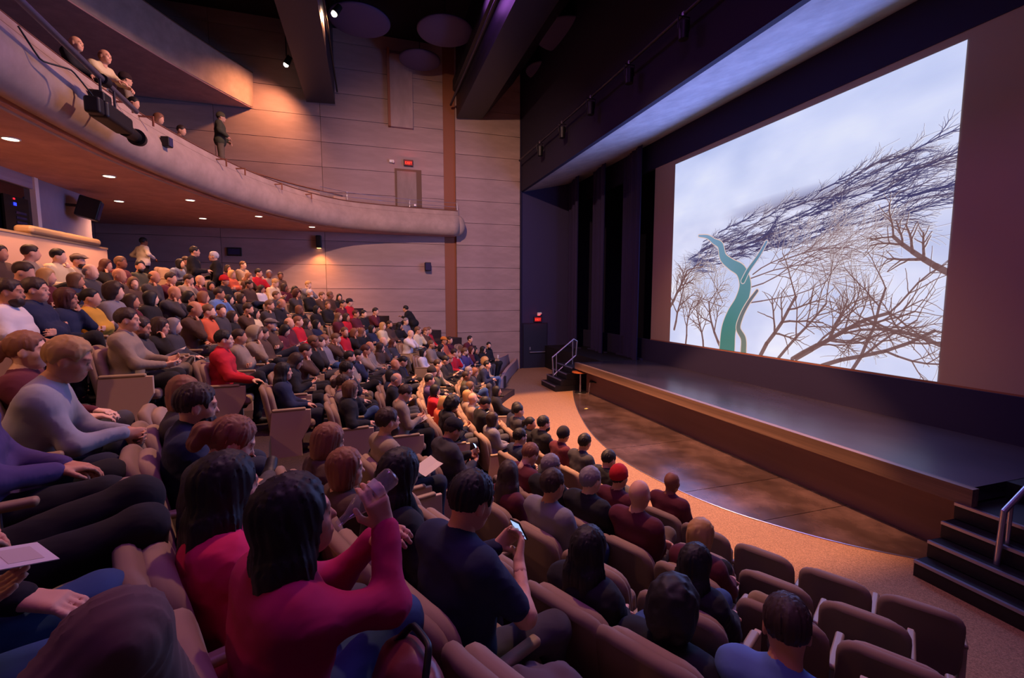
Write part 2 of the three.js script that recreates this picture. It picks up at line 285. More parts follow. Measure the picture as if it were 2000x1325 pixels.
{
  const z0 = -13.08, z1 = -5.42, y0 = 1.86, y1 = 7.7, tex = pictureTexture();
  const g = new THREE.PlaneGeometry(z1 - z0, y1 - y0); g.rotateY(-Math.PI / 2); g.translate(-0.012, (y0 + y1) / 2, (z0 + z1) / 2);
  const m = new THREE.MeshStandardMaterial({ color: 0x0a0a0a, emissive: 0xffffff, emissiveMap: tex, emissiveIntensity: LV.screenGlow, roughness: 0.9 });
  part('projected_picture', g, m, screen);
}
// ---------------------------------------------------------------- black drapes beside the screen
function drapeG(len, h, amp, folds, depthStart = 0) {
  const nx = folds * 8, g = new THREE.PlaneGeometry(len, h, nx, 4), p = g.attributes.position;
  for (let i = 0; i < p.count; i++) { const u = (p.getX(i) / len + 0.5) * folds * Math.PI * 2; p.setZ(i, amp * Math.sin(u) + amp * 0.4 * Math.sin(u * 0.37 + 1)); }
  g.computeVertexNormals(); return g;
}
[[9.0, 1.05, -19.2, 1.7, 'beside the exit door'], [9.3, 1.05, -17.4, 1.7, 'between the door and the screen'], [9.55, 1.05, -15.3, 1.9, 'at the far edge of the screen']].forEach(([x, y, z, w, s]) => {
  const d = thing('black_drape', 'tall black stage drape with soft folds ' + s, 'curtain', [x, y, z], 0, 'black stage drapes');
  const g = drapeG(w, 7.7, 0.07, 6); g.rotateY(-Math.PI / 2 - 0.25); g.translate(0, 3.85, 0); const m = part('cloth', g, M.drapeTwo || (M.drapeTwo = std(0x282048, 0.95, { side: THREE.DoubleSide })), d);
  part('hem', boxG(-0.05, 0.05, 0, 0.05, -w / 2 + 0.05, w / 2 - 0.05), M.drape, d);
});
// ---------------------------------------------------------------- stage steps
function stageSteps(z0, z1, label, group) {
  const s = thing('stage_steps', label, 'steps', [0, 0, 0], 0, group);
  for (let k = 0; k < 4; k++) {
    part('tread', boxG(6.26 + k * 0.22, 7.9, k * 0.21, 0.2 + k * 0.21, z0, z1), M.stepBlack, s);
    part('nosing', boxG(6.245 + k * 0.22, 6.285 + k * 0.22, 0.17 + k * 0.21, 0.205 + k * 0.21, z0, z1), M.nosing, s);
  }
  return s;
}
stageSteps(-3.55, -2.55, 'black stage steps with bright metal nosings beside the empty front seats');
stageSteps(-16.1, -14.75, 'black stage steps beside the orange table and exit door');
function railLoop(pts, posts, label) { const r = thing('handrail', label, 'handrail'); part('rail', polyTubeG(pts, 0.028, 10), M.steel, r); for (const p of posts) part('post', polyTubeG(p, 0.022, 8), M.steel, r); }
railLoop([[6.55, 0.42, -15.6], [6.5, 1.12, -15.6], [7.36, 1.78, -15.6], [7.5, 1.7, -15.6], [7.46, 1.16, -15.6], [6.62, 0.5, -15.6], [6.55, 0.42, -15.6]], [[[6.66, 0.2, -15.6], [6.66, 1.2, -15.6]], [[7.32, 0.83, -15.6], [7.32, 1.72, -15.6]]], 'pale steel loop handrail on the far stage steps');
railLoop([[6.62, 0.3, -2.98], [6.66, 1.02, -2.98], [7.6, 1.72, -2.92], [8.0, 1.74, -2.9], [8.0, 1.1, -2.9], [7.6, 0.95, -2.92], [6.62, 0.3, -2.98]], [[[6.78, 0.2, -2.98], [6.78, 1.08, -2.98]], [[7.7, 0.84, -2.92], [7.7, 1.72, -2.92]]], 'steel loop handrail on the stage steps near the empty seats');
// ---------------------------------------------------------------- balcony
const BAL = [[3.75, -19.55], [2.4, -19.45], [1.0, -19.25], [-0.7, -18.75], [-1.8, -17.75], [-2.65, -16.4], [-3.3, -14.9], [-3.75, -13.4], [-4.05, -12], [-4.25, -10.7], [-4.32, -9.5], [-4.34, -8.5]];
const mirrorPlan = (a) => [...a, ...a.slice(0, -1).reverse().map(([x, z]) => [x, -17 - z])];
function planCurve(pts, n) {
  const c = new THREE.CatmullRomCurve3(mirrorPlan(pts).map(([x, z]) => new THREE.Vector3(x, 0, z)), false, 'centripetal'), out = [];
  for (let i = 0; i <= n; i++) { const p = c.getPoint(i / n), t = c.getTangent(i / n); out.push({ x: p.x, z: p.z, nx: -t.z * -1, nz: t.x * -1 }); }
  return out;
}
function sweepG(plan, profile, closed = true, i0 = 0, i1 = plan.length - 1) {   // profile [outward, y]
  const p = [], uv = [], idx = [], m = profile.length; let run = 0;
  for (let i = i0; i <= i1; i++) { const q = plan[i]; if (i > i0) run += Math.hypot(q.x - plan[i - 1].x, q.z - plan[i - 1].z); let v = 0; profile.forEach(([o, y], k) => { if (k) v += Math.hypot(o - profile[k - 1][0], y - profile[k - 1][1]); p.push(q.x + q.nx * o, y, q.z + q.nz * o); uv.push(run, v); }); }
  const n = i1 - i0, mm = closed ? m : m - 1;
  for (let i = 0; i < n; i++) for (let k = 0; k < mm; k++) { const a = i * m + k, b = i * m + (k + 1) % m; idx.push(a, b, a + m, b, b + m, a + m); }
  if (closed) for (let k = 1; k + 1 < m; k++) { idx.push(0, k + 1, k); const e = n * m; idx.push(e, e + k, e + k + 1); }
  const g = new THREE.BufferGeometry(); g.setAttribute('position', new THREE.Float32BufferAttribute(p, 3)); g.setAttribute('uv', new THREE.Float32BufferAttribute(uv, 2)); g.setIndex(idx); g.computeVertexNormals(); return g;
}
const balPlan = planCurve(BAL, 120);
const balcony = structGroup('balcony', 'curved pale balcony with a rounded front, soffit and low inner wall');
{
  const prof = [[-0.16, 6.98], [-0.02, 7.0], [0.05, 6.95], [0.1, 6.8]];
  for (let k = 0; k <= 9; k++) { const a = rad(40 - k * 22); prof.push([0.02 + 0.3 * Math.cos(a) - 0.06, 6.38 + 0.42 * Math.sin(a)]); }
  prof.push([-0.35, 5.97], [-0.6, 6.0], [-0.6, 6.3], [-0.2, 6.3], [-0.2, 6.9]);
  part('front', sweepG(balPlan, prof), M.balcony, balcony);
  part('cap_rail', sweepG(balPlan, [[-0.17, 6.98], [-0.17, 7.02], [-0.02, 7.03], [0.0, 7.0]]), M.reveal, balcony);
  part('front_strip', sweepG(balPlan, [[0.075, 6.79], [0.11, 6.79], [0.11, 6.77], [0.075, 6.77]]), M.joint, balcony);  // thin strip in the joint colour below the cap rail
  const c = new THREE.SphereGeometry(0.4, 20, 14); c.scale(0.75, 1.05, 0.7); c.translate(balPlan[0].x + 0.03, 6.4, balPlan[0].z - 0.12); part('front_end', c, M.balcony, balcony);
}
const outline = (off) => balPlan.map((q) => [q.x + q.nx * off, q.z + q.nz * off]);
part('soffit', shapeFloorG([[3.7, -20.2], ...outline(-0.25), [3.7, 3.2], [-14.9, 3.2], [-14.9, -20.2]], 5.98, 6.06), M.soffit, balcony);
part('deck', shapeFloorG([[3.7, -20.2], ...outline(-0.25), [3.7, 3.2], [-14.9, 3.2], [-14.9, -20.2]], 6.07, 6.3), M.tier, balcony);
// soffit stays above the booth and rear wall
const innerPlan = planCurve([[-0.9, -20.1], [-2.4, -18.7], [-3.7, -17], [-4.75, -15.0], [-5.3, -13.2], [-5.6, -11.4], [-5.7, -9.8], [-5.72, -8.5]], 60);
part('inner_wall', sweepG(innerPlan, [[-0.08, 6.3], [-0.08, 7.42], [0.05, 7.42], [0.05, 6.3]]), M.balcony, balcony);
part('inner_cap', sweepG(innerPlan, [[-0.1, 7.42], [-0.1, 7.46], [0.07, 7.46], [0.07, 7.42]]), M.reveal, balcony);
part('upper_deck', shapeFloorG([[-14.9, 3.2], [-14.9, -20.2], ...innerPlan.map((q) => [q.x - 0.06, q.z])], 6.3, 6.9), M.tier, balcony);
// upper gallery fascia above the balcony
const upPlan = planCurve([[-3.95, -20.15], [-4.6, -19], [-5.42, -17.4], [-5.95, -16.2], [-6.4, -15.1], [-6.8, -13.9], [-7.15, -12.3], [-7.35, -10.4], [-7.4, -8.5]], 60);
const upper = structGroup('upper_gallery', 'pale upper gallery fascia curving under the dark ceiling');
part('fascia', sweepG(upPlan, [[0, 10.54], [0.06, 11.75], [-0.15, 11.75], [-0.15, 10.54]]), M.balcony, upper);
part('underside', shapeFloorG([[-14.9, 3.1], [-14.9, -20.15], ...upPlan.map((q) => [q.x - 0.05, q.z])], 10.5, 10.6), M.soffit, upper);
part('cap', sweepG(upPlan, [[0.07, 11.75], [0.07, 11.8], [-0.17, 11.8], [-0.17, 11.75]]), M.joint, upper);
// downlights in the balcony soffit
[[-5.53, -9.88, 'above the booth window'], [-5.25, -12.25, 'in front of the booth wall'], [-6.39, -15.32, 'beside the booth loudspeaker'], [-4.49, -14.58, 'near the balcony edge, fourth from the booth'], [-5.16, -17.82, 'deep under the balcony by the far wall'], [-3.3, -16.83, 'near the balcony edge, fifth from the booth'], [-1.92, -18.78, 'nearest the wall lamp']].forEach(([x, z, w]) => downlight(x, z, w));
function downlight(x, z, w) {
  const d = thing('downlight', 'glowing round soffit downlight ' + w, 'downlight', [x, 5.975, z], 0, 'downlights under the balcony');
  part('trim_ring', new THREE.TorusGeometry(0.11, 0.014, 8, 28).rotateX(Math.PI / 2), M.white, d);
  part('lens', cylG(0.1, 0.1, 0.012, 0, -0.004, 0, 28), lampMat(0xffe9c4, 5), d);
  spot('downlight_beam', [x, 5.93, z], [x + 0.25, 0, z], WARM, LV.down, 1.15, 0.7, 4);
}
for (const [x, z] of [[-5.6, -5.4], [-5.2, -2.6]]) downlight(x, z, z < -4 ? 'outside the picture over the middle of the booth' : 'outside the picture over the near side rows');
// balcony lighting: lamps on the ceiling rim
[[-2.55, 11.75, -18.9, 'small bright spotlight beside the first ceiling beam', [-4.6, 8.2, -20.0]], [-0.7, 11.9, -15.5, 'small bright spotlight high on the dark ceiling', [-3.5, 7.2, -14.5]]].forEach(([x, y, z, label, tgt]) => {
  const s = thing('spotlight', label, 'spotlight', [x, y, z], 0, 'ceiling spotlights');
  const dir = new THREE.Vector3(tgt[0] - x, tgt[1] - y, tgt[2] - z).normalize(), q = new THREE.Quaternion().setFromUnitVectors(new THREE.Vector3(0, -1, 0), dir);
  const can = cylG(0.11, 0.09, 0.3, 0, 0.12, 0, 18); can.applyQuaternion(q); part('can', can, M.plastic, s);
  const len = new THREE.SphereGeometry(0.085, 16, 12); part('lamp', len.translate(dir.x * 0.05, dir.y * 0.05, dir.z * 0.05), lampMat(0xfff0dc, 9), s);
  part('hanger', polyTubeG([[0, 0.25, 0], [0, 13.9 - y, 0]], 0.02, 6), M.plastic, s);
  spot('spotlight_beam', [x + dir.x * 0.25, y + dir.y * 0.25, z + dir.z * 0.25], tgt, 0xffa670, LV.upper, 1.15, 1.0, 5);
});
// brackets, boxes and rails on the balcony front
const frontAt = (f, out = 0.2) => { const q = balPlan[Math.round(f * 120)]; return [q.x + q.nx * out, q.z + q.nz * out, Math.atan2(-q.nz, q.nx)]; };
[0.19, 0.235, 0.285, 0.305, 0.4, 0.425].forEach((f, k) => {
  const [x, z, a] = frontAt(f, 0.0), b = thing('rail_bracket', ['first', 'second', 'third', 'fourth', 'fifth', 'sixth'][k] + ' thin dark rail bracket on the balcony front, counted from the far wall', 'bracket', [x, 6.86, z], a, 'rail brackets on the balcony front');
  part('arm', boxG(-0.05, 0.34, 0, 0.03, -0.012, 0.012), M.reveal, b); part('drop', boxG(0.31, 0.34, -0.16, 0, -0.012, 0.012), M.reveal, b);
});
[[0.463, 'below the railing of the television camera crew'], [0.385, 'under the balcony rail past the television camera']].forEach(([f, w]) => {
  const [x, z, a] = frontAt(f, 0.3), b = thing('loudspeaker', 'small black loudspeaker on the balcony front ' + w, 'loudspeaker', [x, 6.55, z], a);
  part('cabinet', rboxG(0.16, 0.2, 0.16, 0.02), M.plastic, b); part('bracket', boxG(-0.16, -0.06, -0.03, 0.03, -0.03, 0.03), M.plastic, b); part('grille', boxG(0.08, 0.085, -0.085, 0.085, -0.065, 0.065), M.blackWall, b);
});
{ // thin wire rail on the gallery end
  const r = thing('wire_railing', 'thin wire guard railing on the balcony end below the gallery door', 'railing');
  for (const y of [7.18, 7.34]) part('wire', polyTubeG(balPlan.slice(0, 21).filter((_, i) => i % 4 === 0).map((q) => [q.x - q.nx * 0.1, y, q.z - q.nz * 0.1]), 0.009, 6), M.steel, r);
  for (const i of [0, 8, 16]) { const q = balPlan[i]; part('post', polyTubeG([[q.x - q.nx * 0.1, 7.0, q.z - q.nz * 0.1], [q.x - q.nx * 0.1, 7.36, q.z - q.nz * 0.1]], 0.012, 6), M.steel, r); }
}
// balcony chairs showing above the rail
for (let k = 0; k < 6; k++) {
  const q = balPlan[30 - k * 3 + 1], x = q.x - q.nx * 0.75, z = q.z - q.nz * 0.75;
  const s = thing('balcony_seat', 'pale balcony seat above the rail, number ' + ['one', 'two', 'three', 'four', 'five', 'six'][k] + ' counting towards the gallery door', 'seat', [x, 6.3, z], Math.atan2(-q.nz, q.nx), 'pale balcony seats');
  part('backrest', rboxG(0.1, 0.62, 0.5, 0.045, -0.05, 0.68, 0, 2), M.booth, s); part('seat', rboxG(0.44, 0.1, 0.48, 0.04, 0.2, 0.42, 0, 2), M.booth, s); part('pedestal', boxG(0.1, 0.3, 0, 0.4, -0.05, 0.05), M.plastic, s);
}
// ---------------------------------------------------------------- control booth at the back
const booth = structGroup('control_booth', 'tan control booth front below a dark window with grey side wall');
part('front_panel', boxG(-6.05, -5.9, 2.4, 4.5, -13.25, -3.8), M.booth, booth);
part('side_panel', boxG(-6.9, -5.9, 2.4, 4.5, -13.4, -13.25), M.booth, booth);
part('counter', boxG(-6.9, -5.88, 4.5, 4.54, -13.4, -3.7), M.armWood, booth);
part('counter_pad', rboxG(0.3, 0.16, 2.3, 0.07, -5.98, 4.62, -11.9, 3), M.armWood, booth);
part('wall', boxG(-7.2, -6.9, 2.2, 5.98, -14.9, -12.95), M.boothWall, booth);
part('side_wall', boxG(-14.9, -6.9, 2.2, 5.98, -15.0, -14.9), M.boothWall, booth);
part('jamb', boxG(-7.0, -6.86, 4.5, 5.98, -12.98, -12.86), M.white, booth);
part('header', boxG(-7.2, -6.9, 5.72, 5.98, -12.95, -3.0), M.boothWall, booth);
part('window_glass', boxG(-6.98, -6.96, 4.54, 5.72, -12.9, -3.8), new THREE.MeshPhysicalMaterial({ color: 0x0c0a18, roughness: 0.08, metalness: 0, clearcoat: 1 }), booth);
part('rear_mass', boxG(-14.9, -7.2, 2.2, 5.98, -12.9, -3.0), M.black, booth);
{
  const s = thing('loudspeaker', 'black tilted loudspeaker hung on the grey booth wall under the soffit', 'loudspeaker', [-6.5, 5.55, -14.1], 0.3);
  const c = rboxG(0.42, 0.5, 0.4, 0.03); c.rotateZ(-0.28); part('cabinet', c, M.plastic, s); const g2 = boxG(0.2, 0.215, -0.21, 0.21, -0.17, 0.17); g2.rotateZ(-0.28); part('grille', g2, M.blackWall, s); part('bracket', boxG(-0.42, -0.1, 0.02, 0.08, -0.04, 0.04), M.plastic, s);
  const m = thing('equipment_rack', 'dark equipment rack with red and blue lights in the booth window', 'equipment', [-6.93, 4.6, -12.3]);
  part('body', boxG(0, 0.04, 0, 0.85, -0.35, 0.35), M.plastic, m); part('red_light', boxG(0.04, 0.05, 0.78, 0.81, 0.05, 0.09), lampMat(0xff2030, 2), m); part('blue_light', boxG(0.04, 0.05, 0.66, 0.72, 0.02, 0.09), lampMat(0x2030ff, 3), m);
  for (let k = 0; k < 4; k++) part('panel_strip', boxG(0.04, 0.05, 0.2 + k * 0.1, 0.25 + k * 0.1, -0.25, 0.05), M.blackWall, m);
}
// wall lamp with its warm pool, wall speakers, sign boxes
{
  const s = thing('wall_lamp', 'dark wall lamp washing the far wall with orange light', 'wall lamp', [-1.82, 5.45, -20.06]);
  part('housing', rboxG(0.2, 0.5, 0.22, 0.03, 0, 0.12, 0), M.plastic, s); part('lens', boxG(-0.07, 0.07, -0.14, -0.12, -0.08, 0.08), lampMat(0xffb060, 6), s);
  spot('wall_lamp_beam', [-1.82, 5.28, -19.86], [-1.6, 2.2, -20.15], 0xff9440, LV.sconce, 0.95, 0.75, 3);
  const w = thing('loudspeaker', 'small black loudspeaker on the far wall beside the brown reveal', 'loudspeaker', [2.5, 4.66, -20.0]); part('cabinet', rboxG(0.26, 0.36, 0.24, 0.03), M.plastic, w); part('bracket', boxG(-0.04, 0.04, -0.04, 0.04, -0.18, -0.1), M.plastic, w); part('grille', boxG(-0.11, 0.11, -0.15, 0.15, 0.12, 0.128), M.blackWall, w);
  const b = thing('wall_box', 'flat dark box on the far wall beside the standing men', 'wall box', [-4.86, 5.1, -20.17]); part('case', rboxG(0.5, 0.32, 0.08, 0.015), M.plastic, b); part('face', boxG(-0.2, 0.2, -0.11, 0.11, 0.04, 0.045), M.blackWall, b);
}
// exit signs
function exitSign(x, y, z, label, w = 0.34, h = 0.2) {
  const s = thing('exit_sign', label, 'exit sign', [x, y, z]);
  part('case', rboxG(w + 0.05, h + 0.05, 0.07, 0.015, 0, 0, 0), M.plastic, s);
  const c = document.createElement('canvas'); c.width = 256; c.height = 144; const k = c.getContext('2d'); k.fillStyle = '#5c0008'; k.fillRect(0, 0, 256, 144); k.fillStyle = '#ff3a20'; k.font = 'bold 104px sans-serif'; k.textAlign = 'center'; k.textBaseline = 'middle'; k.fillText('EXIT', 128, 76);
  const t = new THREE.CanvasTexture(c); t.colorSpace = THREE.SRGBColorSpace;
  const g = new THREE.PlaneGeometry(w, h); g.translate(0, 0, 0.037); part('face', g, new THREE.MeshStandardMaterial({ color: 0x100000, emissive: 0xffffff, emissiveMap: t, emissiveIntensity: 1.6, roughness: 0.6 }), s);
  const l = new THREE.PointLight(0xff2010, 0.25, 0, 2); l.name = 'exit_glow'; l.position.set(x, y, z + 0.12); l.castShadow = true; scene.add(l);
}
exitSign(7.62, 2.3, -20.14, 'red lit EXIT sign above the dark blue stage door');
exitSign(1.78, 8.96, -20.1, 'red lit EXIT sign above the pale gallery door');
{ const e = thing('emergency_light', 'small white twin emergency lamp above the dark exit door', 'emergency light', [7.68, 2.55, -20.14]); part('body', rboxG(0.16, 0.16, 0.08, 0.03), M.white, e); part('head', new THREE.SphereGeometry(0.06, 12, 8).translate(0.08, 0.03, 0.03), M.white, e); }
{ const e = thing('emergency_light', 'small pale emergency lamp beside the gallery exit sign', 'emergency light', [1.1, 8.98, -20.12]); part('body', rboxG(0.2, 0.12, 0.08, 0.03), M.white, e); part('head', new THREE.SphereGeometry(0.05, 12, 8).translate(0.06, -0.03, 0.04), M.white, e); }
// low curved parapets at the front corner
function wallAlong(pts, h0, h1, t, mat, parent, name) {
  const c = new THREE.CatmullRomCurve3(pts.map(([x, z]) => new THREE.Vector3(x, 0, z))), n = 24, p = [], idx = [];
  for (let i = 0; i <= n; i++) { const q = c.getPoint(i / n), d = c.getTangent(i / n), nx = d.z, nz = -d.x, h = h0 + (h1 - h0) * i / n; for (const [o, y] of [[-t, 0], [-t, h], [t, h], [t, 0]]) p.push(q.x + nx * o, y, q.z + nz * o); }
  for (let i = 0; i < n; i++) for (let k = 0; k < 4; k++) { const a = i * 4 + k, b = i * 4 + (k + 1) % 4; idx.push(a, b, a + 4, b, b + 4, a + 4); }
  idx.push(0, 2, 1, 0, 3, 2); const e = n * 4; idx.push(e, e + 1, e + 2, e, e + 2, e + 3);
  const g = new THREE.BufferGeometry(); g.setAttribute('position', new THREE.Float32BufferAttribute(p, 3)); g.setIndex(idx); const ng = g.toNonIndexed(); ng.computeVertexNormals(); return part(name, ng, mat, parent);
}
const para = structGroup('trim_1', 'low curved pale parapet walls at the front corner below the side wall');
const M_para = std(0xb59690, 0.85);
wallAlong([[3.95, -15.3], [4.35, -16.4], [5.0, -17.8], [5.75, -19.2], [6.1, -20.1]], 1.0, 0.72, 0.05, M_para, para, 'outer_wall');
wallAlong([[4.3, -15.1], [4.75, -16.2], [5.4, -17.7], [6.1, -19.1], [6.5, -20.0]], 0.42, 0.5, 0.045, M_para, para, 'inner_wall');
wallAlong([[4.3, -15.1], [4.75, -16.2], [5.4, -17.7], [6.1, -19.1], [6.5, -20.0]], 0.44, 0.52, 0.06, M_para, para, 'inner_core');
{ const c = thing('paper_cup', 'white paper cup standing on the low curved parapet', 'cup', [5.02, 0.855, -17.85]); part('cup', new THREE.LatheGeometry([[0.001, 0], [0.03, 0], [0.042, 0.12], [0.045, 0.12], [0.04, 0.115], [0.028, 0.01], [0.001, 0.01]].map(([a, b]) => new THREE.Vector2(a, b)), 20), M.white, c); part('lid', cylG(0.044, 0.04, 0.015, 0, 0.125, 0, 18), M.white, c); }
// orange cafe table and two chairs
{
  const t = thing('cafe_table', 'small round table with orange wooden top beside the stage end', 'table', [7.05, 0, -14.35]);
  part('table_top', cylG(0.3, 0.3, 0.03, 0, 0.74, 0, 36), M.wood, t); part('column', cylG(0.03, 0.03, 0.72, 0, 0.36, 0, 14), M.steel, t); part('base', cylG(0.22, 0.2, 0.03, 0, 0.015, 0, 28), M.plastic, t);
  const mk = (pos, turn, label) => { const c = thing('cafe_chair', label, 'chair', pos, turn, 'chairs beside the cafe table'); part('seat', rboxG(0.4, 0.03, 0.4, 0.014, 0, 0.45, 0), M.plastic, c); const b = rboxG(0.03, 0.3, 0.38, 0.014, -0.2, 0.7, 0); part('backrest', b, M.plastic, c); for (const [x, z] of [[0.18, 0.18], [0.18, -0.18], [-0.18, 0.18], [-0.18, -0.18]]) part('leg', polyTubeG([[x, 0.44, z], [x * 1.15, 0.012, z * 1.15]], 0.012, 8), M.chrome, c); part('stretcher', polyTubeG([[0.19, 0.2, -0.19], [0.19, 0.2, 0.19]], 0.009, 6), M.chrome, c); };
  mk([7.42, 0, -13.95], 2.6, 'black and chrome chair beside the orange cafe table'); 
  const w = thing('drinking_glass', 'clear glass standing on the orange cafe table', 'glass', [7.12, 0.756, -14.3]); part('glass', new THREE.LatheGeometry([[0.001, 0], [0.03, 0], [0.034, 0.12], [0.032, 0.12], [0.028, 0.006], [0.001, 0.006]].map(([a, b]) => new THREE.Vector2(a, b)), 20), new THREE.MeshPhysicalMaterial({ color: 0xffffff, transmission: 1, roughness: 0.05, thickness: 0 }), w);
}
{ const c = tag(part(numbered('paper_scrap'), new THREE.BoxGeometry(0.12, 0.004, 0.07).rotateY(0.5).translate(6.2, 0.012, -12.2), std(0xd8c86a, 0.8), scene), 'small yellow paper scrap on the dark pit floor', 'paper'); }
// ---------------------------------------------------------------- figures: smooth distance fields meshed with surface nets
const V = (x, y, z) => new THREE.Vector3(x, y, z);
function field(prims, k) {
  const n = prims.length;
  return (x, y, z) => {
    let d = 10;
    for (let i = 0; i < n; i++) {
      const p = prims[i]; let e;
      if (p.t === 0) {
        const px = x - p.ax, py = y - p.ay, pz = z - p.az; let h = (px * p.bx + py * p.by + pz * p.bz) * p.il; h = h < 0 ? 0 : h > 1 ? 1 : h;
        const qx = px - p.bx * h, qy = py - p.by * h, qz = pz - p.bz * h; e = Math.sqrt(qx * qx + qy * qy + qz * qz) - (p.ra + (p.rb - p.ra) * h);
      } else {
        let px = x - p.ax, py = y - p.ay, pz = z - p.az;
        if (p.m) { const m = p.m, a = m[0] * px + m[1] * py + m[2] * pz, b = m[3] * px + m[4] * py + m[5] * pz, c = m[6] * px + m[7] * py + m[8] * pz; px = a; py = b; pz = c; }
        const ux = px / p.rx, uy = py / p.ry, uz = pz / p.rz, k0 = Math.sqrt(ux * ux + uy * uy + uz * uz);
        const vx = ux / p.rx, vy = uy / p.ry, vz = uz / p.rz, k1 = Math.sqrt(vx * vx + vy * vy + vz * vz); e = k1 < 1e-9 ? -Math.min(p.rx, p.ry, p.rz) : k0 * (k0 - 1) / k1;
      }
      const kk = p.k || k;
      if (p.sub) { const h = Math.max(kk - Math.abs(-e - d), 0) / kk; d = Math.max(d, -e) + h * h * kk * 0.25; } else { const h = Math.max(kk - Math.abs(d - e), 0) / kk; d = Math.min(d, e) - h * h * kk * 0.25; }
    }
    return d;
  };
}
const cap = (a, b, ra, rb = ra, k) => { const bx = b[0] - a[0], by = b[1] - a[1], bz = b[2] - a[2]; return { t: 0, ax: a[0], ay: a[1], az: a[2], bx, by, bz, il: 1 / Math.max(1e-9, bx * bx + by * by + bz * bz), ra, rb, k }; };
const ell = (c, r, k, m) => ({ t: 1, ax: c[0], ay: c[1], az: c[2], rx: r[0], ry: r[1], rz: r[2], k, m });
const cut = (p) => { p.sub = true; return p; };
function boundsOf(prims, pad) {
  const lo = [9, 9, 9], hi = [-9, -9, -9];
  for (const p of prims) { if (p.sub) continue; const a = [p.ax, p.ay, p.az], r = p.t === 0 ? Math.max(p.ra, p.rb) : Math.max(p.rx, p.ry, p.rz), b = p.t === 0 ? [p.ax + p.bx, p.ay + p.by, p.az + p.bz] : a; for (let i = 0; i < 3; i++) { lo[i] = Math.min(lo[i], a[i] - r, b[i] - r); hi[i] = Math.max(hi[i], a[i] + r, b[i] + r); } }
  return [lo.map((v) => v - pad), hi.map((v) => v + pad)];
}
function surfaceNets(f, lo, hi, cell) {
  const N = [0, 1, 2].map((i) => Math.ceil((hi[i] - lo[i]) / cell) + 2), [nx, ny, nz] = N, F = new Float32Array(nx * ny * nz), S = 4, at = (i, j, k) => (k * ny + j) * nx + i;
  for (let k0 = 0; k0 < nz; k0 += S) for (let j0 = 0; j0 < ny; j0 += S) for (let i0 = 0; i0 < nx; i0 += S) {
    const c = f(lo[0] + (i0 + S / 2) * cell, lo[1] + (j0 + S / 2) * cell, lo[2] + (k0 + S / 2) * cell), far = Math.abs(c) > S * cell * 1.25;
    for (let k = k0; k < Math.min(nz, k0 + S); k++) for (let j = j0; j < Math.min(ny, j0 + S); j++) for (let i = i0; i < Math.min(nx, i0 + S); i++) F[at(i, j, k)] = far ? c : f(lo[0] + i * cell, lo[1] + j * cell, lo[2] + k * cell);
  }
  const id = new Int32Array(nx * ny * nz).fill(-1), pos = [], idx = [];
  for (let k = 0; k + 1 < nz; k++) for (let j = 0; j + 1 < ny; j++) for (let i = 0; i + 1 < nx; i++) {
    let n = 0, x = 0, y = 0, z = 0, m = 0; const v = [];
    for (let c = 0; c < 8; c++) { const q = F[at(i + (c & 1), j + ((c >> 1) & 1), k + (c >> 2))]; v.push(q); if (q < 0) m |= 1 << c; }
    if (m === 0 || m === 255) continue;
    for (let c = 0; c < 8; c++) for (const b of [1, 2, 4]) { const e = c | b; if (e === c || ((m >> c) & 1) === ((m >> e) & 1)) continue; const t = v[c] / (v[c] - v[e]); x += (c & 1) + (b === 1 ? t : 0); y += ((c >> 1) & 1) + (b === 2 ? t : 0); z += (c >> 2) + (b === 4 ? t : 0); n++; }
    id[at(i, j, k)] = pos.length / 3; pos.push(lo[0] + (i + x / n) * cell, lo[1] + (j + y / n) * cell, lo[2] + (k + z / n) * cell);
  }
  const quad = (a, b, c, d, flip) => { if (a < 0 || b < 0 || c < 0 || d < 0) return; if (flip) idx.push(a, c, b, a, d, c); else idx.push(a, b, c, a, c, d); };
  for (let k = 1; k + 1 < nz; k++) for (let j = 1; j + 1 < ny; j++) for (let i = 1; i + 1 < nx; i++) {
    const s = F[at(i, j, k)] < 0;
    if (s !== F[at(i + 1, j, k)] < 0) quad(id[at(i, j - 1, k - 1)], id[at(i, j, k - 1)], id[at(i, j, k)], id[at(i, j - 1, k)], !s);
    if (s !== F[at(i, j + 1, k)] < 0) quad(id[at(i - 1, j, k - 1)], id[at(i - 1, j, k)], id[at(i, j, k)], id[at(i, j, k - 1)], !s);
    if (s !== F[at(i, j, k + 1)] < 0) quad(id[at(i - 1, j - 1, k)], id[at(i, j - 1, k)], id[at(i, j, k)], id[at(i - 1, j, k)], !s);
  }
  const g = new THREE.BufferGeometry(); g.setAttribute('position', new THREE.Float32BufferAttribute(pos, 3)); g.setIndex(idx); g.computeVertexNormals(); return g;
}
function netsOf(prims, k, cell, warp) { const f0 = field(prims, k), f = warp ? (x, y, z) => f0(x, y, z) + warp(x, y, z) : f0, [lo, hi] = boundsOf(prims, cell * 2 + k * 0.6 + (warp ? 0.02 : 0)); return surfaceNets(f, lo, hi, cell); }
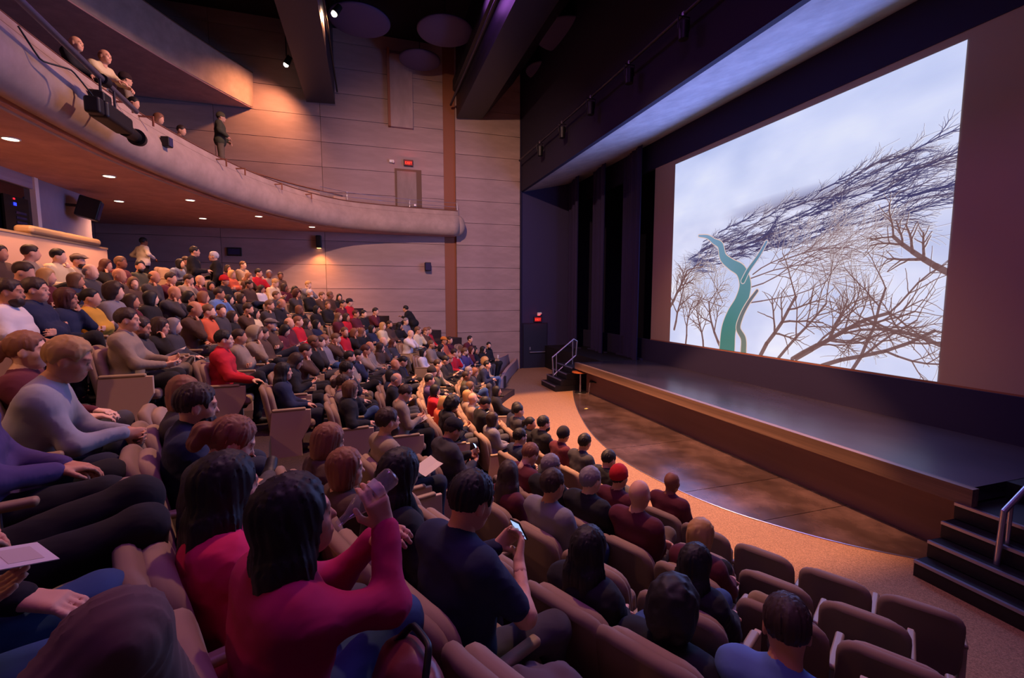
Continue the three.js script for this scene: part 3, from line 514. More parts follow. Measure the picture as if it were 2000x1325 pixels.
// --- head, in its own frame: x forward, y up, z right
const HEAD = [ell([-0.012, 0.026, 0], [0.099, 0.1, 0.078]), ell([0.02, -0.035, 0], [0.073, 0.088, 0.062], 0.03), ell([0.048, -0.09, 0], [0.036, 0.03, 0.036], 0.035), cap([0.08, 0.018, -0.032], [0.08, 0.018, 0.032], 0.014, 0.014, 0.02), cap([0.088, 0.0, 0], [0.104, -0.033, 0], 0.007, 0.0115, 0.012), cap([0.084, -0.068, -0.018], [0.084, -0.068, 0.018], 0.01, 0.01, 0.012), ell([0.052, -0.03, 0.042], [0.03, 0.026, 0.02], 0.02), ell([0.052, -0.03, -0.042], [0.03, 0.026, 0.02], 0.02), cut(ell([0.102, -0.003, 0.03], [0.014, 0.011, 0.018], 0.012)), cut(ell([0.102, -0.003, -0.03], [0.014, 0.011, 0.018], 0.012)), ell([0.076, -0.004, 0.03], [0.016, 0.011, 0.014], 0.004), ell([0.076, -0.004, -0.03], [0.016, 0.011, 0.014], 0.004), ell([-0.006, -0.012, 0.079], [0.02, 0.034, 0.01], 0.008), ell([-0.006, -0.012, -0.079], [0.02, 0.034, 0.01], 0.008), cut(ell([0.002, -0.008, 0.09], [0.009, 0.017, 0.006], 0.006)), cut(ell([0.002, -0.008, -0.09], [0.009, 0.017, 0.006], 0.006)), cap([-0.02, -0.06, 0], [-0.045, -0.17, 0], 0.052, 0.056, 0.03)];
const HEADFAR = [ell([-0.012, 0.026, 0], [0.099, 0.1, 0.078]), ell([0.022, -0.04, 0], [0.074, 0.088, 0.062], 0.03), cap([0.088, 0.0, 0], [0.106, -0.033, 0], 0.01, 0.015, 0.012), ell([-0.006, -0.012, 0.079], [0.022, 0.034, 0.014], 0.008), ell([-0.006, -0.012, -0.079], [0.022, 0.034, 0.014], 0.008), cap([-0.02, -0.06, 0], [-0.045, -0.17, 0], 0.052, 0.056, 0.03)];
function paintFace(g) {                                         // lips, brows and eyes are pigment on the skin
  const p = g.attributes.position, c = new Float32Array(p.count * 3);
  for (let i = 0; i < p.count; i++) {
    const x = p.getX(i), y = p.getY(i), z = Math.abs(p.getZ(i)); let r = 1, gg = 1, b = 1;
    if (x > 0.08 && Math.abs(y + 0.068) < 0.011 && z < 0.024) { r = 0.82; gg = 0.55; b = 0.55; }
    if (x > 0.07 && Math.hypot((y + 0.004) / 0.0085, (z - 0.03) / 0.014) < 1) { r = gg = b = 0.22; }
    if (x > 0.07 && Math.abs(y - 0.024 + 3 * (z - 0.03) * (z - 0.03)) < 0.006 && z > 0.012 && z < 0.05) { r = 0.38; gg = 0.3; b = 0.28; }
    c[i * 3] = r; c[i * 3 + 1] = gg; c[i * 3 + 2] = b;
  }
  g.setAttribute('color', new THREE.BufferAttribute(c, 3)); return g;
}
function whiten(g) { g.setAttribute('color', new THREE.BufferAttribute(new Float32Array(g.attributes.position.count * 3).fill(1), 3)); return g; }
const LOD = { far: { body: 0.04, cloth: 0.032, head: 0.021, hand: 0.022, hair: 0.024 }, mid: { body: 0.03, cloth: 0.02, head: 0.0105, hand: 0.011, hair: 0.013 }, near: { body: 0.022, cloth: 0.0125, head: 0.006, hand: 0.0055, hair: 0.0085 } };
const headCache = {};
function headGeo(lod) { return headCache[lod] || (headCache[lod] = lod === 'far' ? whiten(netsOf(HEADFAR, 0.03, LOD.far.head)) : paintFace(netsOf(HEAD, 0.03, LOD[lod].head))); }
// --- hair and hats in the head frame
function hairPrims(kind) {
  const front = ell([0.112, -0.022, 0], [0.088, 0.1, 0.082], 0.01), P = [];
  if (kind === 'S') P.push(ell([-0.014, 0.034, 0], [0.11, 0.106, 0.087]), cut(front), cut(ell([0.03, -0.1, 0], [0.2, 0.07, 0.2], 0.02)), cut(ell([0.02, -0.02, 0.09], [0.045, 0.05, 0.03], 0.01)), cut(ell([0.02, -0.02, -0.09], [0.045, 0.05, 0.03], 0.01)));
  if (kind === 'X') P.push(ell([-0.018, 0.012, 0], [0.1, 0.096, 0.0835]), cut(ell([0.035, 0.115, 0], [0.12, 0.085, 0.08], 0.02)), cut(ell([0.125, -0.02, 0], [0.122, 0.16, 0.14], 0.012)), cut(ell([0, -0.13, 0], [0.2, 0.07, 0.2], 0.02)));
  if (kind === 'M') P.push(ell([-0.014, 0.034, 0], [0.114, 0.11, 0.092]), ell([-0.03, -0.055, 0], [0.085, 0.115, 0.1], 0.04), cut(ell([0.116, -0.045, 0], [0.094, 0.122, 0.068], 0.012)));
  if (kind === 'U') P.push(ell([-0.014, 0.04, 0], [0.128, 0.12, 0.108]), ell([-0.04, -0.03, 0], [0.1, 0.11, 0.11], 0.04), cut(ell([0.124, -0.045, 0], [0.1, 0.122, 0.075], 0.012)));
  if (kind === 'L') P.push(ell([-0.014, 0.034, 0], [0.115, 0.11, 0.093]), ell([-0.035, -0.06, 0], [0.085, 0.13, 0.104], 0.04), cap([-0.08, -0.12, 0.05], [-0.14, -0.42, 0.07], 0.062, 0.034, 0.05), cap([-0.08, -0.12, -0.05], [-0.14, -0.41, -0.065], 0.062, 0.034, 0.05), cap([-0.03, -0.1, 0.075], [-0.03, -0.27, 0.1], 0.035, 0.025, 0.04), cut(ell([0.116, -0.045, 0], [0.094, 0.125, 0.07], 0.012)));
  if (kind === 'P') P.push(ell([-0.014, 0.034, 0], [0.109, 0.106, 0.085]), cut(front), cut(ell([0.03, -0.12, 0], [0.2, 0.06, 0.2], 0.02)), cut(ell([0.02, -0.03, 0.09], [0.04, 0.05, 0.028], 0.01)), cut(ell([0.02, -0.03, -0.09], [0.04, 0.05, 0.028], 0.01)), ell([-0.135, 0.02, 0], [0.05, 0.05, 0.05], 0.012), ell([-0.15, -0.035, 0.015], [0.035, 0.045, 0.035], 0.02));
  if (kind === 'beard') P.push(ell([0.045, -0.085, 0], [0.062, 0.062, 0.062]), cut(ell([0.0, 0.02, 0], [0.13, 0.085, 0.12], 0.02)), cut(ell([0.11, -0.06, 0], [0.025, 0.012, 0.022], 0.008)));
  if (kind === 'C') P.push(ell([-0.012, 0.055, 0], [0.115, 0.092, 0.092]), cut(ell([0, -0.07, 0], [0.3, 0.1, 0.3], 0.008)), ell([0.135, 0.034, 0], [0.075, 0.008, 0.07], 0.006));
  if (kind === 'F') P.push(ell([0.0, 0.068, 0], [0.128, 0.058, 0.104]), cut(ell([0, -0.06, 0], [0.3, 0.09, 0.3], 0.008)), ell([0.128, 0.046, 0], [0.06, 0.012, 0.07], 0.014));
  if (kind === 'N') P.push(ell([-0.016, 0.045, 0], [0.118, 0.118, 0.096]), cut(ell([0.03, -0.085, 0], [0.3, 0.09, 0.3], 0.008)), ell([-0.012, 0.024, 0], [0.118, 0.022, 0.1], 0.006));
  if (kind === 'H') P.push(ell([-0.045, 0.01, 0], [0.15, 0.15, 0.13]), cut(ell([0.11, -0.01, 0], [0.15, 0.125, 0.1], 0.02)), cap([-0.1, -0.14, -0.08], [-0.1, -0.14, 0.08], 0.06, 0.06, 0.06));
  return P;
}
const hairCache = {};
function hairGeo(kind, lod) {
  const key = kind + lod; if (hairCache[key]) return hairCache[key];
  const strands = 'SMULP'.includes(kind) || kind === 'beard', cell = LOD[lod].hair * (kind === 'X' || kind === 'S' || kind === 'P' ? 0.8 : 1);
  const warp = lod === 'far' && kind !== 'U' ? null : kind === 'U' ? (x, y, z) => 0.02 * (noise3(x * 32, y * 32, z * 32) - 0.5) : strands ? (x, y, z) => { const a = Math.atan2(z, x + 0.02) * 11; return 0.011 * (noise3(a * 1.6 + 9, y * 6 + a * 0.3, 3) - 0.5) + 0.007 * (noise3(a * 4.6 + 2, y * 9, 8) - 0.5); } : (x, y, z) => 0.004 * (noise3(x * 60, y * 60, z * 60) - 0.5);
  return (hairCache[key] = netsOf(hairPrims(kind), 0.012, cell, warp));
}
// --- hands
function handPrims(w, f, n, side, curl, spread = 0.2) {        // wrist, finger direction, palm normal, thumb side
  const F = V(...f).normalize(), Nn = V(...n); Nn.addScaledVector(F, -Nn.dot(F)).normalize(); const S = new THREE.Vector3().crossVectors(F, Nn).multiplyScalar(side), W = V(...w), out = [];
  const arr = (v) => [v.x, v.y, v.z], P = (a, b, c) => W.clone().addScaledVector(F, a).addScaledVector(S, b).addScaledVector(Nn, c);
  for (const b of [-0.026, -0.009, 0.009, 0.026]) out.push(cap(arr(P(0.005, b * 0.6, 0)), arr(P(0.08, b, 0)), 0.017, 0.0145, 0.014));
  const lens = [0.8, 1.0, 1.06, 0.96];
  [-0.03, -0.0105, 0.0105, 0.03].forEach((b, i) => {
    let p = P(0.085, b, 0), ang = 0; const d = F.clone().addScaledVector(S, b * spread * 8).normalize(), c = curl[i % curl.length];
    [0.042, 0.027, 0.022].forEach((l, j) => { ang += c * [0.8, 1.1, 0.8][j]; const q = p.clone().addScaledVector(d, Math.cos(ang) * l * lens[i]).addScaledVector(Nn, Math.sin(ang) * l * lens[i]); out.push(cap(arr(p), arr(q), 0.0098 - j * 0.0007, 0.0092 - j * 0.0008, 0.005)); p = q; });
  });
  let t = P(0.02, 0.03, 0.004); const d1 = F.clone().multiplyScalar(0.62).addScaledVector(S, 0.62).addScaledVector(Nn, 0.42).normalize(), t2 = t.clone().addScaledVector(d1, 0.045); out.push(cap(arr(t), arr(t2), 0.0145, 0.0115, 0.012));
  const d2 = F.clone().multiplyScalar(0.85).addScaledVector(S, 0.1).addScaledVector(Nn, 0.5).normalize(); out.push(cap(arr(t2), arr(t2.clone().addScaledVector(d2, 0.034)), 0.0108, 0.009, 0.006));
  return out;
}
// --- whole figure
function elbowOf(s, t, a, b, hint) { const d = t.clone().sub(s); let L = d.length(); if (L > a + b - 0.004) { L = a + b - 0.004; d.setLength(L); t.copy(s).add(d); } d.normalize(); const x = (a * a - b * b + L * L) / (2 * L), h = Math.sqrt(Math.max(0, a * a - x * x)), p = hint.clone().addScaledVector(d, -hint.dot(d)).normalize(); return s.clone().addScaledVector(d, x).addScaledVector(p, h); }
const ar = (v) => [v.x, v.y, v.z];
function buildFigure(o, lod) {
  const L = LOD[lod], fem = o.fem ? 1 : 0, stand = o.stand, lean = o.lean ?? -0.12, sx = o.slide || 0, wide = o.wide || 1;
  const hip = stand ? V(0, 0.96, 0) : V(0.13 + sx, 0.53 - sx * 0.25, 0), sp = V(Math.sin(lean), Math.cos(lean), 0), tl = fem ? 0.44 : 0.47, shW = fem ? 0.152 : 0.178;
  const at = (t, x = 0, z = 0) => hip.clone().addScaledVector(sp, t).add(V(x, 0, z)), shc = at(tl), nb = at(tl + 0.05, 0.01);
  const yaw = o.yaw || 0, pit = o.pitch || 0, roll = o.roll || 0;
  const hq = new THREE.Quaternion().setFromEuler(new THREE.Euler(roll, -yaw, -pit, 'YZX')), headC = nb.clone().add(V(0.045, 0.15, 0).applyQuaternion(new THREE.Quaternion().setFromEuler(new THREE.Euler(roll * 0.6, -yaw * 0.5, -pit * 0.6 - Math.max(0, lean) * 0.4, 'YZX'))));
  const headM = new THREE.Matrix4().compose(headC, hq, V(1, 1, 1));
  const torso = (g) => [cap(ar(at(0.0, 0, -0.085)), ar(at(0, 0, 0.085)), 0.125 * wide + g), cap(ar(at(0.12, 0.015, -0.055)), ar(at(0.12, 0.015, 0.055)), (fem ? 0.105 : 0.118) * wide + g), cap(ar(at(0.26, 0.012, -0.075)), ar(at(0.26, 0.012, 0.075)), (fem ? 0.108 : 0.117) * wide + g), cap(ar(at(0.37, 0.02, -0.09)), ar(at(0.37, 0.02, 0.09)), (fem ? 0.1 : 0.105) * wide + g), cap(ar(at(tl - 0.015, 0, -shW + 0.02)), ar(at(tl - 0.015, 0, shW - 0.02)), 0.066 + g), cap(ar(at(tl + 0.0, 0, 0)), ar(nb), 0.075 + g * 0.6, 0.06 + g * 0.5)];
  if (fem) { const t0 = torso; }
  const neck = [cap(ar(nb), ar(headC.clone().lerp(nb, 0.45)), 0.056, 0.052)];
  const arms = [], sleeves = [], handsP = []; const wrists = {};
  for (const s of [1, -1]) {
    const h = s > 0 ? o.rh : o.lh, S = at(tl - 0.02, 0, s * shW), T = V(...h.p), E = elbowOf(S, T, fem ? 0.27 : 0.29, fem ? 0.235 : 0.25, V(...(h.hint || [-0.1, -1, s * 0.55])));
    arms.push(cap(ar(S), ar(E), 0.05, 0.041), cap(ar(E), ar(T), 0.042, 0.028));
    const g = o.coat ? 0.02 : 0.011, stop = h.bare ?? 1; if (h.short) sleeves.push(cap(ar(S), ar(S.clone().lerp(E, 0.75)), 0.056 + g, 0.054 + g)); else sleeves.push(cap(ar(S), ar(E), 0.054 + g, 0.044 + g), cap(ar(E), ar(E.clone().lerp(T, 0.95)), 0.045 + g, 0.032 + g));
    const fd = h.f ? V(...h.f) : T.clone().sub(E), nn = h.n || [0, -1, -s * 0.5];
    handsP.push([handPrims(ar(T), ar(fd), nn, h.thumb ?? -s, h.curl || [0.5, 0.45, 0.42, 0.4]), [cap(ar(E.clone().lerp(T, 0.8)), ar(T), 0.03, 0.026)]]);
    wrists[s] = T;
  }
  const legs = (g, foot) => { const out = []; for (const s of [1, -1]) { const K = V(...(s > 0 ? o.rk : o.lk)), A = V(...(s > 0 ? o.ra : o.la)), Hh = hip.clone().add(V(stand ? 0 : 0.02, stand ? -0.06 : -0.02, s * 0.088)); out.push(cap(ar(Hh), ar(K), 0.083 * wide + g, 0.058 + g), cap(ar(K), ar(A), 0.056 + g, 0.038 + g * 1.4)); } return out; };
  const feet = (g, only) => { const out = []; for (const s of only || [1, -1]) { const A = V(...(s > 0 ? o.ra : o.la)), tp = o.toe && o.toe[s > 0 ? 0 : 1] ? V(...o.toe[s > 0 ? 0 : 1]) : A.clone().add(V(0.17, -0.06, s * 0.02)); const hl = A.clone().add(V(-0.03, -0.055, 0)).lerp(A, (o.toe && o.toe[s > 0 ? 0 : 1]) ? 0.6 : 0); out.push(cap(ar(hl), ar(tp), 0.036 + g, 0.03 + g), cap(ar(A), ar(hl.clone().lerp(tp, 0.3)), 0.036 + g * 0.5, 0.036 + g)); } return out; };
  const bodyParts = [whiten(netsOf([...torso(-0.01), ...neck, ...arms, ...legs(0), ...feet(-0.006)], 0.05, L.body)), headGeo(lod).clone().applyMatrix4(headM)];
  for (const [hp, fa] of handsP) bodyParts.push(whiten(netsOf([...fa, ...hp], 0.012, L.hand)));
  const body = mergeGeometries(bodyParts.map((g) => { for (const n of Object.keys(g.attributes)) if (!['position', 'normal', 'color'].includes(n)) g.deleteAttribute(n); return g; }));
  const g = o.coat ? 0.026 : 0.017, wr = (q) => lod === 'far' ? null : (x, y, z) => q * (noise3(x * 9 + 2, y * 16, z * 9) - 0.5) + q * 0.5 * (noise3(x * 26, y * 40, z * 26) - 0.5);
  const tp = [...torso(g), ...sleeves]; if (o.coat) tp.push(cap(ar(nb.clone().add(V(-0.035, 0.01, -0.05))), ar(nb.clone().add(V(-0.035, 0.01, 0.05))), 0.036, 0.036, 0.03));
  if (o.skirt) tp.push();
  const top = netsOf(tp, 0.05, L.cloth, wr(o.coat ? 0.02 : 0.012));
  const trousers = netsOf([cap(ar(hip.clone().add(V(0, -0.01, -0.085))), ar(hip.clone().add(V(0, -0.01, 0.085))), 0.134 * wide), ...legs(0.014)], 0.05, L.cloth, o.ribs ? (x, y, z) => 0.004 * Math.sin(z * 300 + 4 * noise3(x * 6, y * 6, 1)) + 0.02 * (noise3(x * 16 + y * 10, y * 5, z * 9) - 0.5) : wr(0.012));
  const shoes = [1, -1].map((s) => netsOf(feet(0.008, [s]), 0.03, Math.min(L.cloth, 0.025)));
  return { body, top, trousers, shoes, headM, wrists, headC };
}
// ---------------------------------------------------------------- seated poses
const LEGS = {
  flat: { rk: [0.56, 0.55, 0.14], ra: [0.55, 0.1, 0.13], lk: [0.56, 0.55, -0.14], la: [0.54, 0.1, -0.13] },
  tuck: { rk: [0.57, 0.56, 0.1], ra: [0.46, 0.1, 0.1], lk: [0.57, 0.56, -0.1], la: [0.44, 0.1, -0.1] },
  cross: { rk: [0.56, 0.68, 0.02], ra: [0.62, 0.3, -0.12], lk: [0.56, 0.55, -0.1], la: [0.5, 0.1, -0.08], toe: [[0.72, 0.2, -0.14], null] },
  wide: { rk: [0.52, 0.56, 0.24], ra: [0.52, 0.1, 0.2], lk: [0.52, 0.56, -0.22], la: [0.52, 0.1, -0.19] },
  ankle: { rk: [0.46, 0.64, 0.28], ra: [0.56, 0.62, -0.1], lk: [0.56, 0.55, -0.13], la: [0.54, 0.1, -0.12], toe: [[0.6, 0.7, -0.22], null] },
};
const POSE = {
  lap: { rh: { p: [0.4, 0.67, 0.06], n: [0, -1, 0] }, lh: { p: [0.41, 0.66, -0.06], n: [0, -1, 0] }, ...LEGS.flat },
  lap2: { lean: -0.16, yaw: 0.25, rh: { p: [0.44, 0.68, 0.13], n: [0, -1, 0] }, lh: { p: [0.4, 0.66, -0.02], n: [0, -1, 0.2] }, ...LEGS.cross },
  cross: { lean: -0.14, rh: { p: [0.25, 0.8, -0.12], hint: [0.35, -0.8, 0.7], n: [-1, 0, 0], f: [0.1, 0.1, -1] }, lh: { p: [0.28, 0.76, 0.1], hint: [0.35, -0.8, -0.7], n: [-1, 0, 0], f: [0.1, 0, 1] }, ...LEGS.cross },
  chin: { lean: 0.02, pitch: 0.1, yaw: 0.05, rh: { p: [0.27, 1.0, 0.1], hint: [0.5, -1, 0.3], f: [-0.3, 1, -0.3], n: [-1, 0, 0], curl: [0.9, 0.9, 0.9, 0.9] }, lh: { p: [0.36, 0.68, 0.1], n: [0, -1, 0] }, ...LEGS.tuck },
  chin2: { lean: -0.02, pitch: 0.05, yaw: -0.2, roll: 0.12, rh: { p: [0.38, 0.7, 0.2], n: [0, -1, 0] }, lh: { p: [0.26, 1.0, -0.1], hint: [0.5, -1, -0.3], f: [-0.3, 1, 0.3], n: [-1, 0, 0], curl: [0.9, 0.9, 0.9, 0.9] }, ...LEGS.flat },
  read: { lean: 0.0, pitch: 0.42, rh: { p: [0.42, 0.78, 0.1], n: [-0.4, 0.9, -0.4], curl: [0.6, 0.6, 0.6, 0.6] }, lh: { p: [0.42, 0.78, -0.1], n: [-0.4, 0.9, 0.4], curl: [0.6, 0.6, 0.6, 0.6] }, ...LEGS.flat },
  fwd: { lean: 0.42, pitch: -0.1, rh: { p: [0.56, 0.72, 0.06], n: [0, -1, 0] }, lh: { p: [0.57, 0.7, -0.06], n: [0, -1, 0] }, ...LEGS.wide },
  rest: { lean: -0.18, yaw: 0.1, rh: { p: [0.4, 0.72, 0.27], n: [0, -1, 0], f: [1, -0.1, -0.1] }, lh: { p: [0.38, 0.68, -0.12], n: [0, -1, 0] }, ...LEGS.wide },
  slouch: { lean: -0.3, slide: 0.1, pitch: 0.22, rh: { p: [0.4, 0.62, 0.04], n: [0, -1, 0] }, lh: { p: [0.4, 0.61, -0.06], n: [0, -1, 0] }, ...LEGS.ankle },
  turnNear: { lean: -0.08, yaw: 0.75, rh: { p: [0.42, 0.68, 0.1], n: [0, -1, 0] }, lh: { p: [0.36, 0.67, -0.02], n: [0, -1, 0] }, ...LEGS.tuck },
  turnFar: { lean: -0.1, yaw: -0.6, rh: { p: [0.38, 0.67, 0.08], n: [0, -1, 0] }, lh: { p: [0.4, 0.68, -0.12], n: [0, -1, 0] }, ...LEGS.cross },
  face: { lean: 0.1, pitch: 0.2, rh: { p: [0.3, 1.02, 0.07], hint: [0.6, -1, 0.4], f: [-0.2, 1, -0.2], n: [-1, 0, 0] }, lh: { p: [0.31, 0.99, -0.07], hint: [0.6, -1, -0.4], f: [-0.2, 1, 0.2], n: [-1, 0, 0] }, ...LEGS.flat },
};
for (const k of Object.keys(POSE)) { POSE[k].name = k; }
const figCache = new Map();
function figure(poseName, fem, coat, lod) { const key = poseName + fem + coat + lod; if (!figCache.has(key)) figCache.set(key, buildFigure({ ...POSE[poseName], fem, coat }, lod)); return figCache.get(key); }
const SKIN = [0xd9a283, 0xc68a68, 0xe3b496, 0x8a563c].map((c) => std(c, 0.62, { vertexColors: true }));
const HAIRC = { k: [0x120e10, 'black'], b: [0x33211a, 'brown'], a: [0x4a2016, 'auburn'], t: [0x6b4c34, 'light brown'], y: [0xb98f58, 'blond'], g: [0x7d757a, 'grey'], w: [0xc9c2be, 'white'], r: [0x80523a, 'ginger'] };
const TOPC = { k: [0x16141a, 'black'], d: [0x37343a, 'charcoal'], n: [0x1a2240, 'navy'], m: [0x561828, 'maroon'], r: [0xb81226, 'red'], w: [0xd6cfcc, 'white'], c: [0xd6c298, 'cream'], b: [0x4b352b, 'brown'], t: [0x8d7b6b, 'taupe'], g: [0x76727a, 'grey'], y: [0xc4932f, 'mustard'], l: [0x8795b4, 'light blue'], p: [0x4b3a6a, 'purple'], o: [0xc65a38, 'orange'], e: [0x4a4834, 'olive'], s: [0x5876ac, 'blue'], i: [0x94939a, 'pale grey'], q: [0xd41a58, 'hot pink'], v: [0xa80c52, 'magenta'] };
const LEGC = { k: 0x17151a, d: 0x23283a, g: 0x45434a, h: 0x6d5c48, j: 0x34507e, c: 0x6b5148 };
const mats = new Map();
const mat = (hex, rough) => { const k = hex + '|' + rough; if (!mats.has(k)) mats.set(k, std(hex, rough)); return mats.get(k); };
const HAIRN = { S: 'short', B: 'no', X: 'thinning', M: 'chin-length', L: 'long', P: 'tied-up', U: 'curly', C: '', F: '', N: '', H: '' };
function dress(g, fig, p, lod) {
  part('body', fig.body, SKIN[p.skin], g);
  part(p.coat ? 'jacket' : 'top', fig.top, mat(TOPC[p.top][0], 0.92), g);
  part('trousers', fig.trousers, mat(LEGC[p.legs], 0.92), g);
  for (const s of fig.shoes) part('shoe', s, mat(0x1a1618, 0.6), g);
  const add = (name, kind, m) => { const h = part(name, hairGeo(kind, lod), m, g); h.applyMatrix4(fig.headM); return h; };
  const hm = mat(HAIRC[p.hc][0], 0.62);
  if ('SXMULP'.includes(p.hair)) add('hair', p.hair, hm);
  if ('CFNH'.includes(p.hair)) { if (p.hair !== 'H') add('hair', 'S', hm); else add('hair', 'M', hm); add(p.hair === 'H' ? 'hood' : 'hat', p.hair, mat(p.hat || 0x2a2226, 0.9)); }
  if (p.beard) add('beard', 'beard', hm);
}
const ORD = ['', 'first', 'second', 'third', 'fourth', 'fifth', 'sixth', 'seventh', 'eighth', 'ninth', 'tenth', 'eleventh', 'twelfth', 'thirteenth', 'fourteenth', 'fifteenth', 'sixteenth', 'seventeenth', 'eighteenth', 'nineteenth', 'twentieth', 'twenty-first', 'twenty-second', 'twenty-third', 'twenty-fourth', 'twenty-fifth', 'twenty-sixth', 'twenty-seventh', 'twenty-eighth', 'twenty-ninth', 'thirtieth', 'thirty-first', 'thirty-second', 'thirty-third', 'thirty-fourth', 'thirty-fifth', 'thirty-sixth'];
const look = (p) => (p.hair === 'N' ? 'wearing beanie' : p.hair === 'C' ? 'wearing cap' : p.hair === 'F' ? 'wearing flat cap' : p.hair === 'H' ? 'wearing hood' : p.hair === 'B' ? 'bald' : HAIRN[p.hair] + ' ' + HAIRC[p.hc][1] + ' hair') + ', ' + TOPC[p.top][1] + (p.coat ? ' jacket' : ' top');
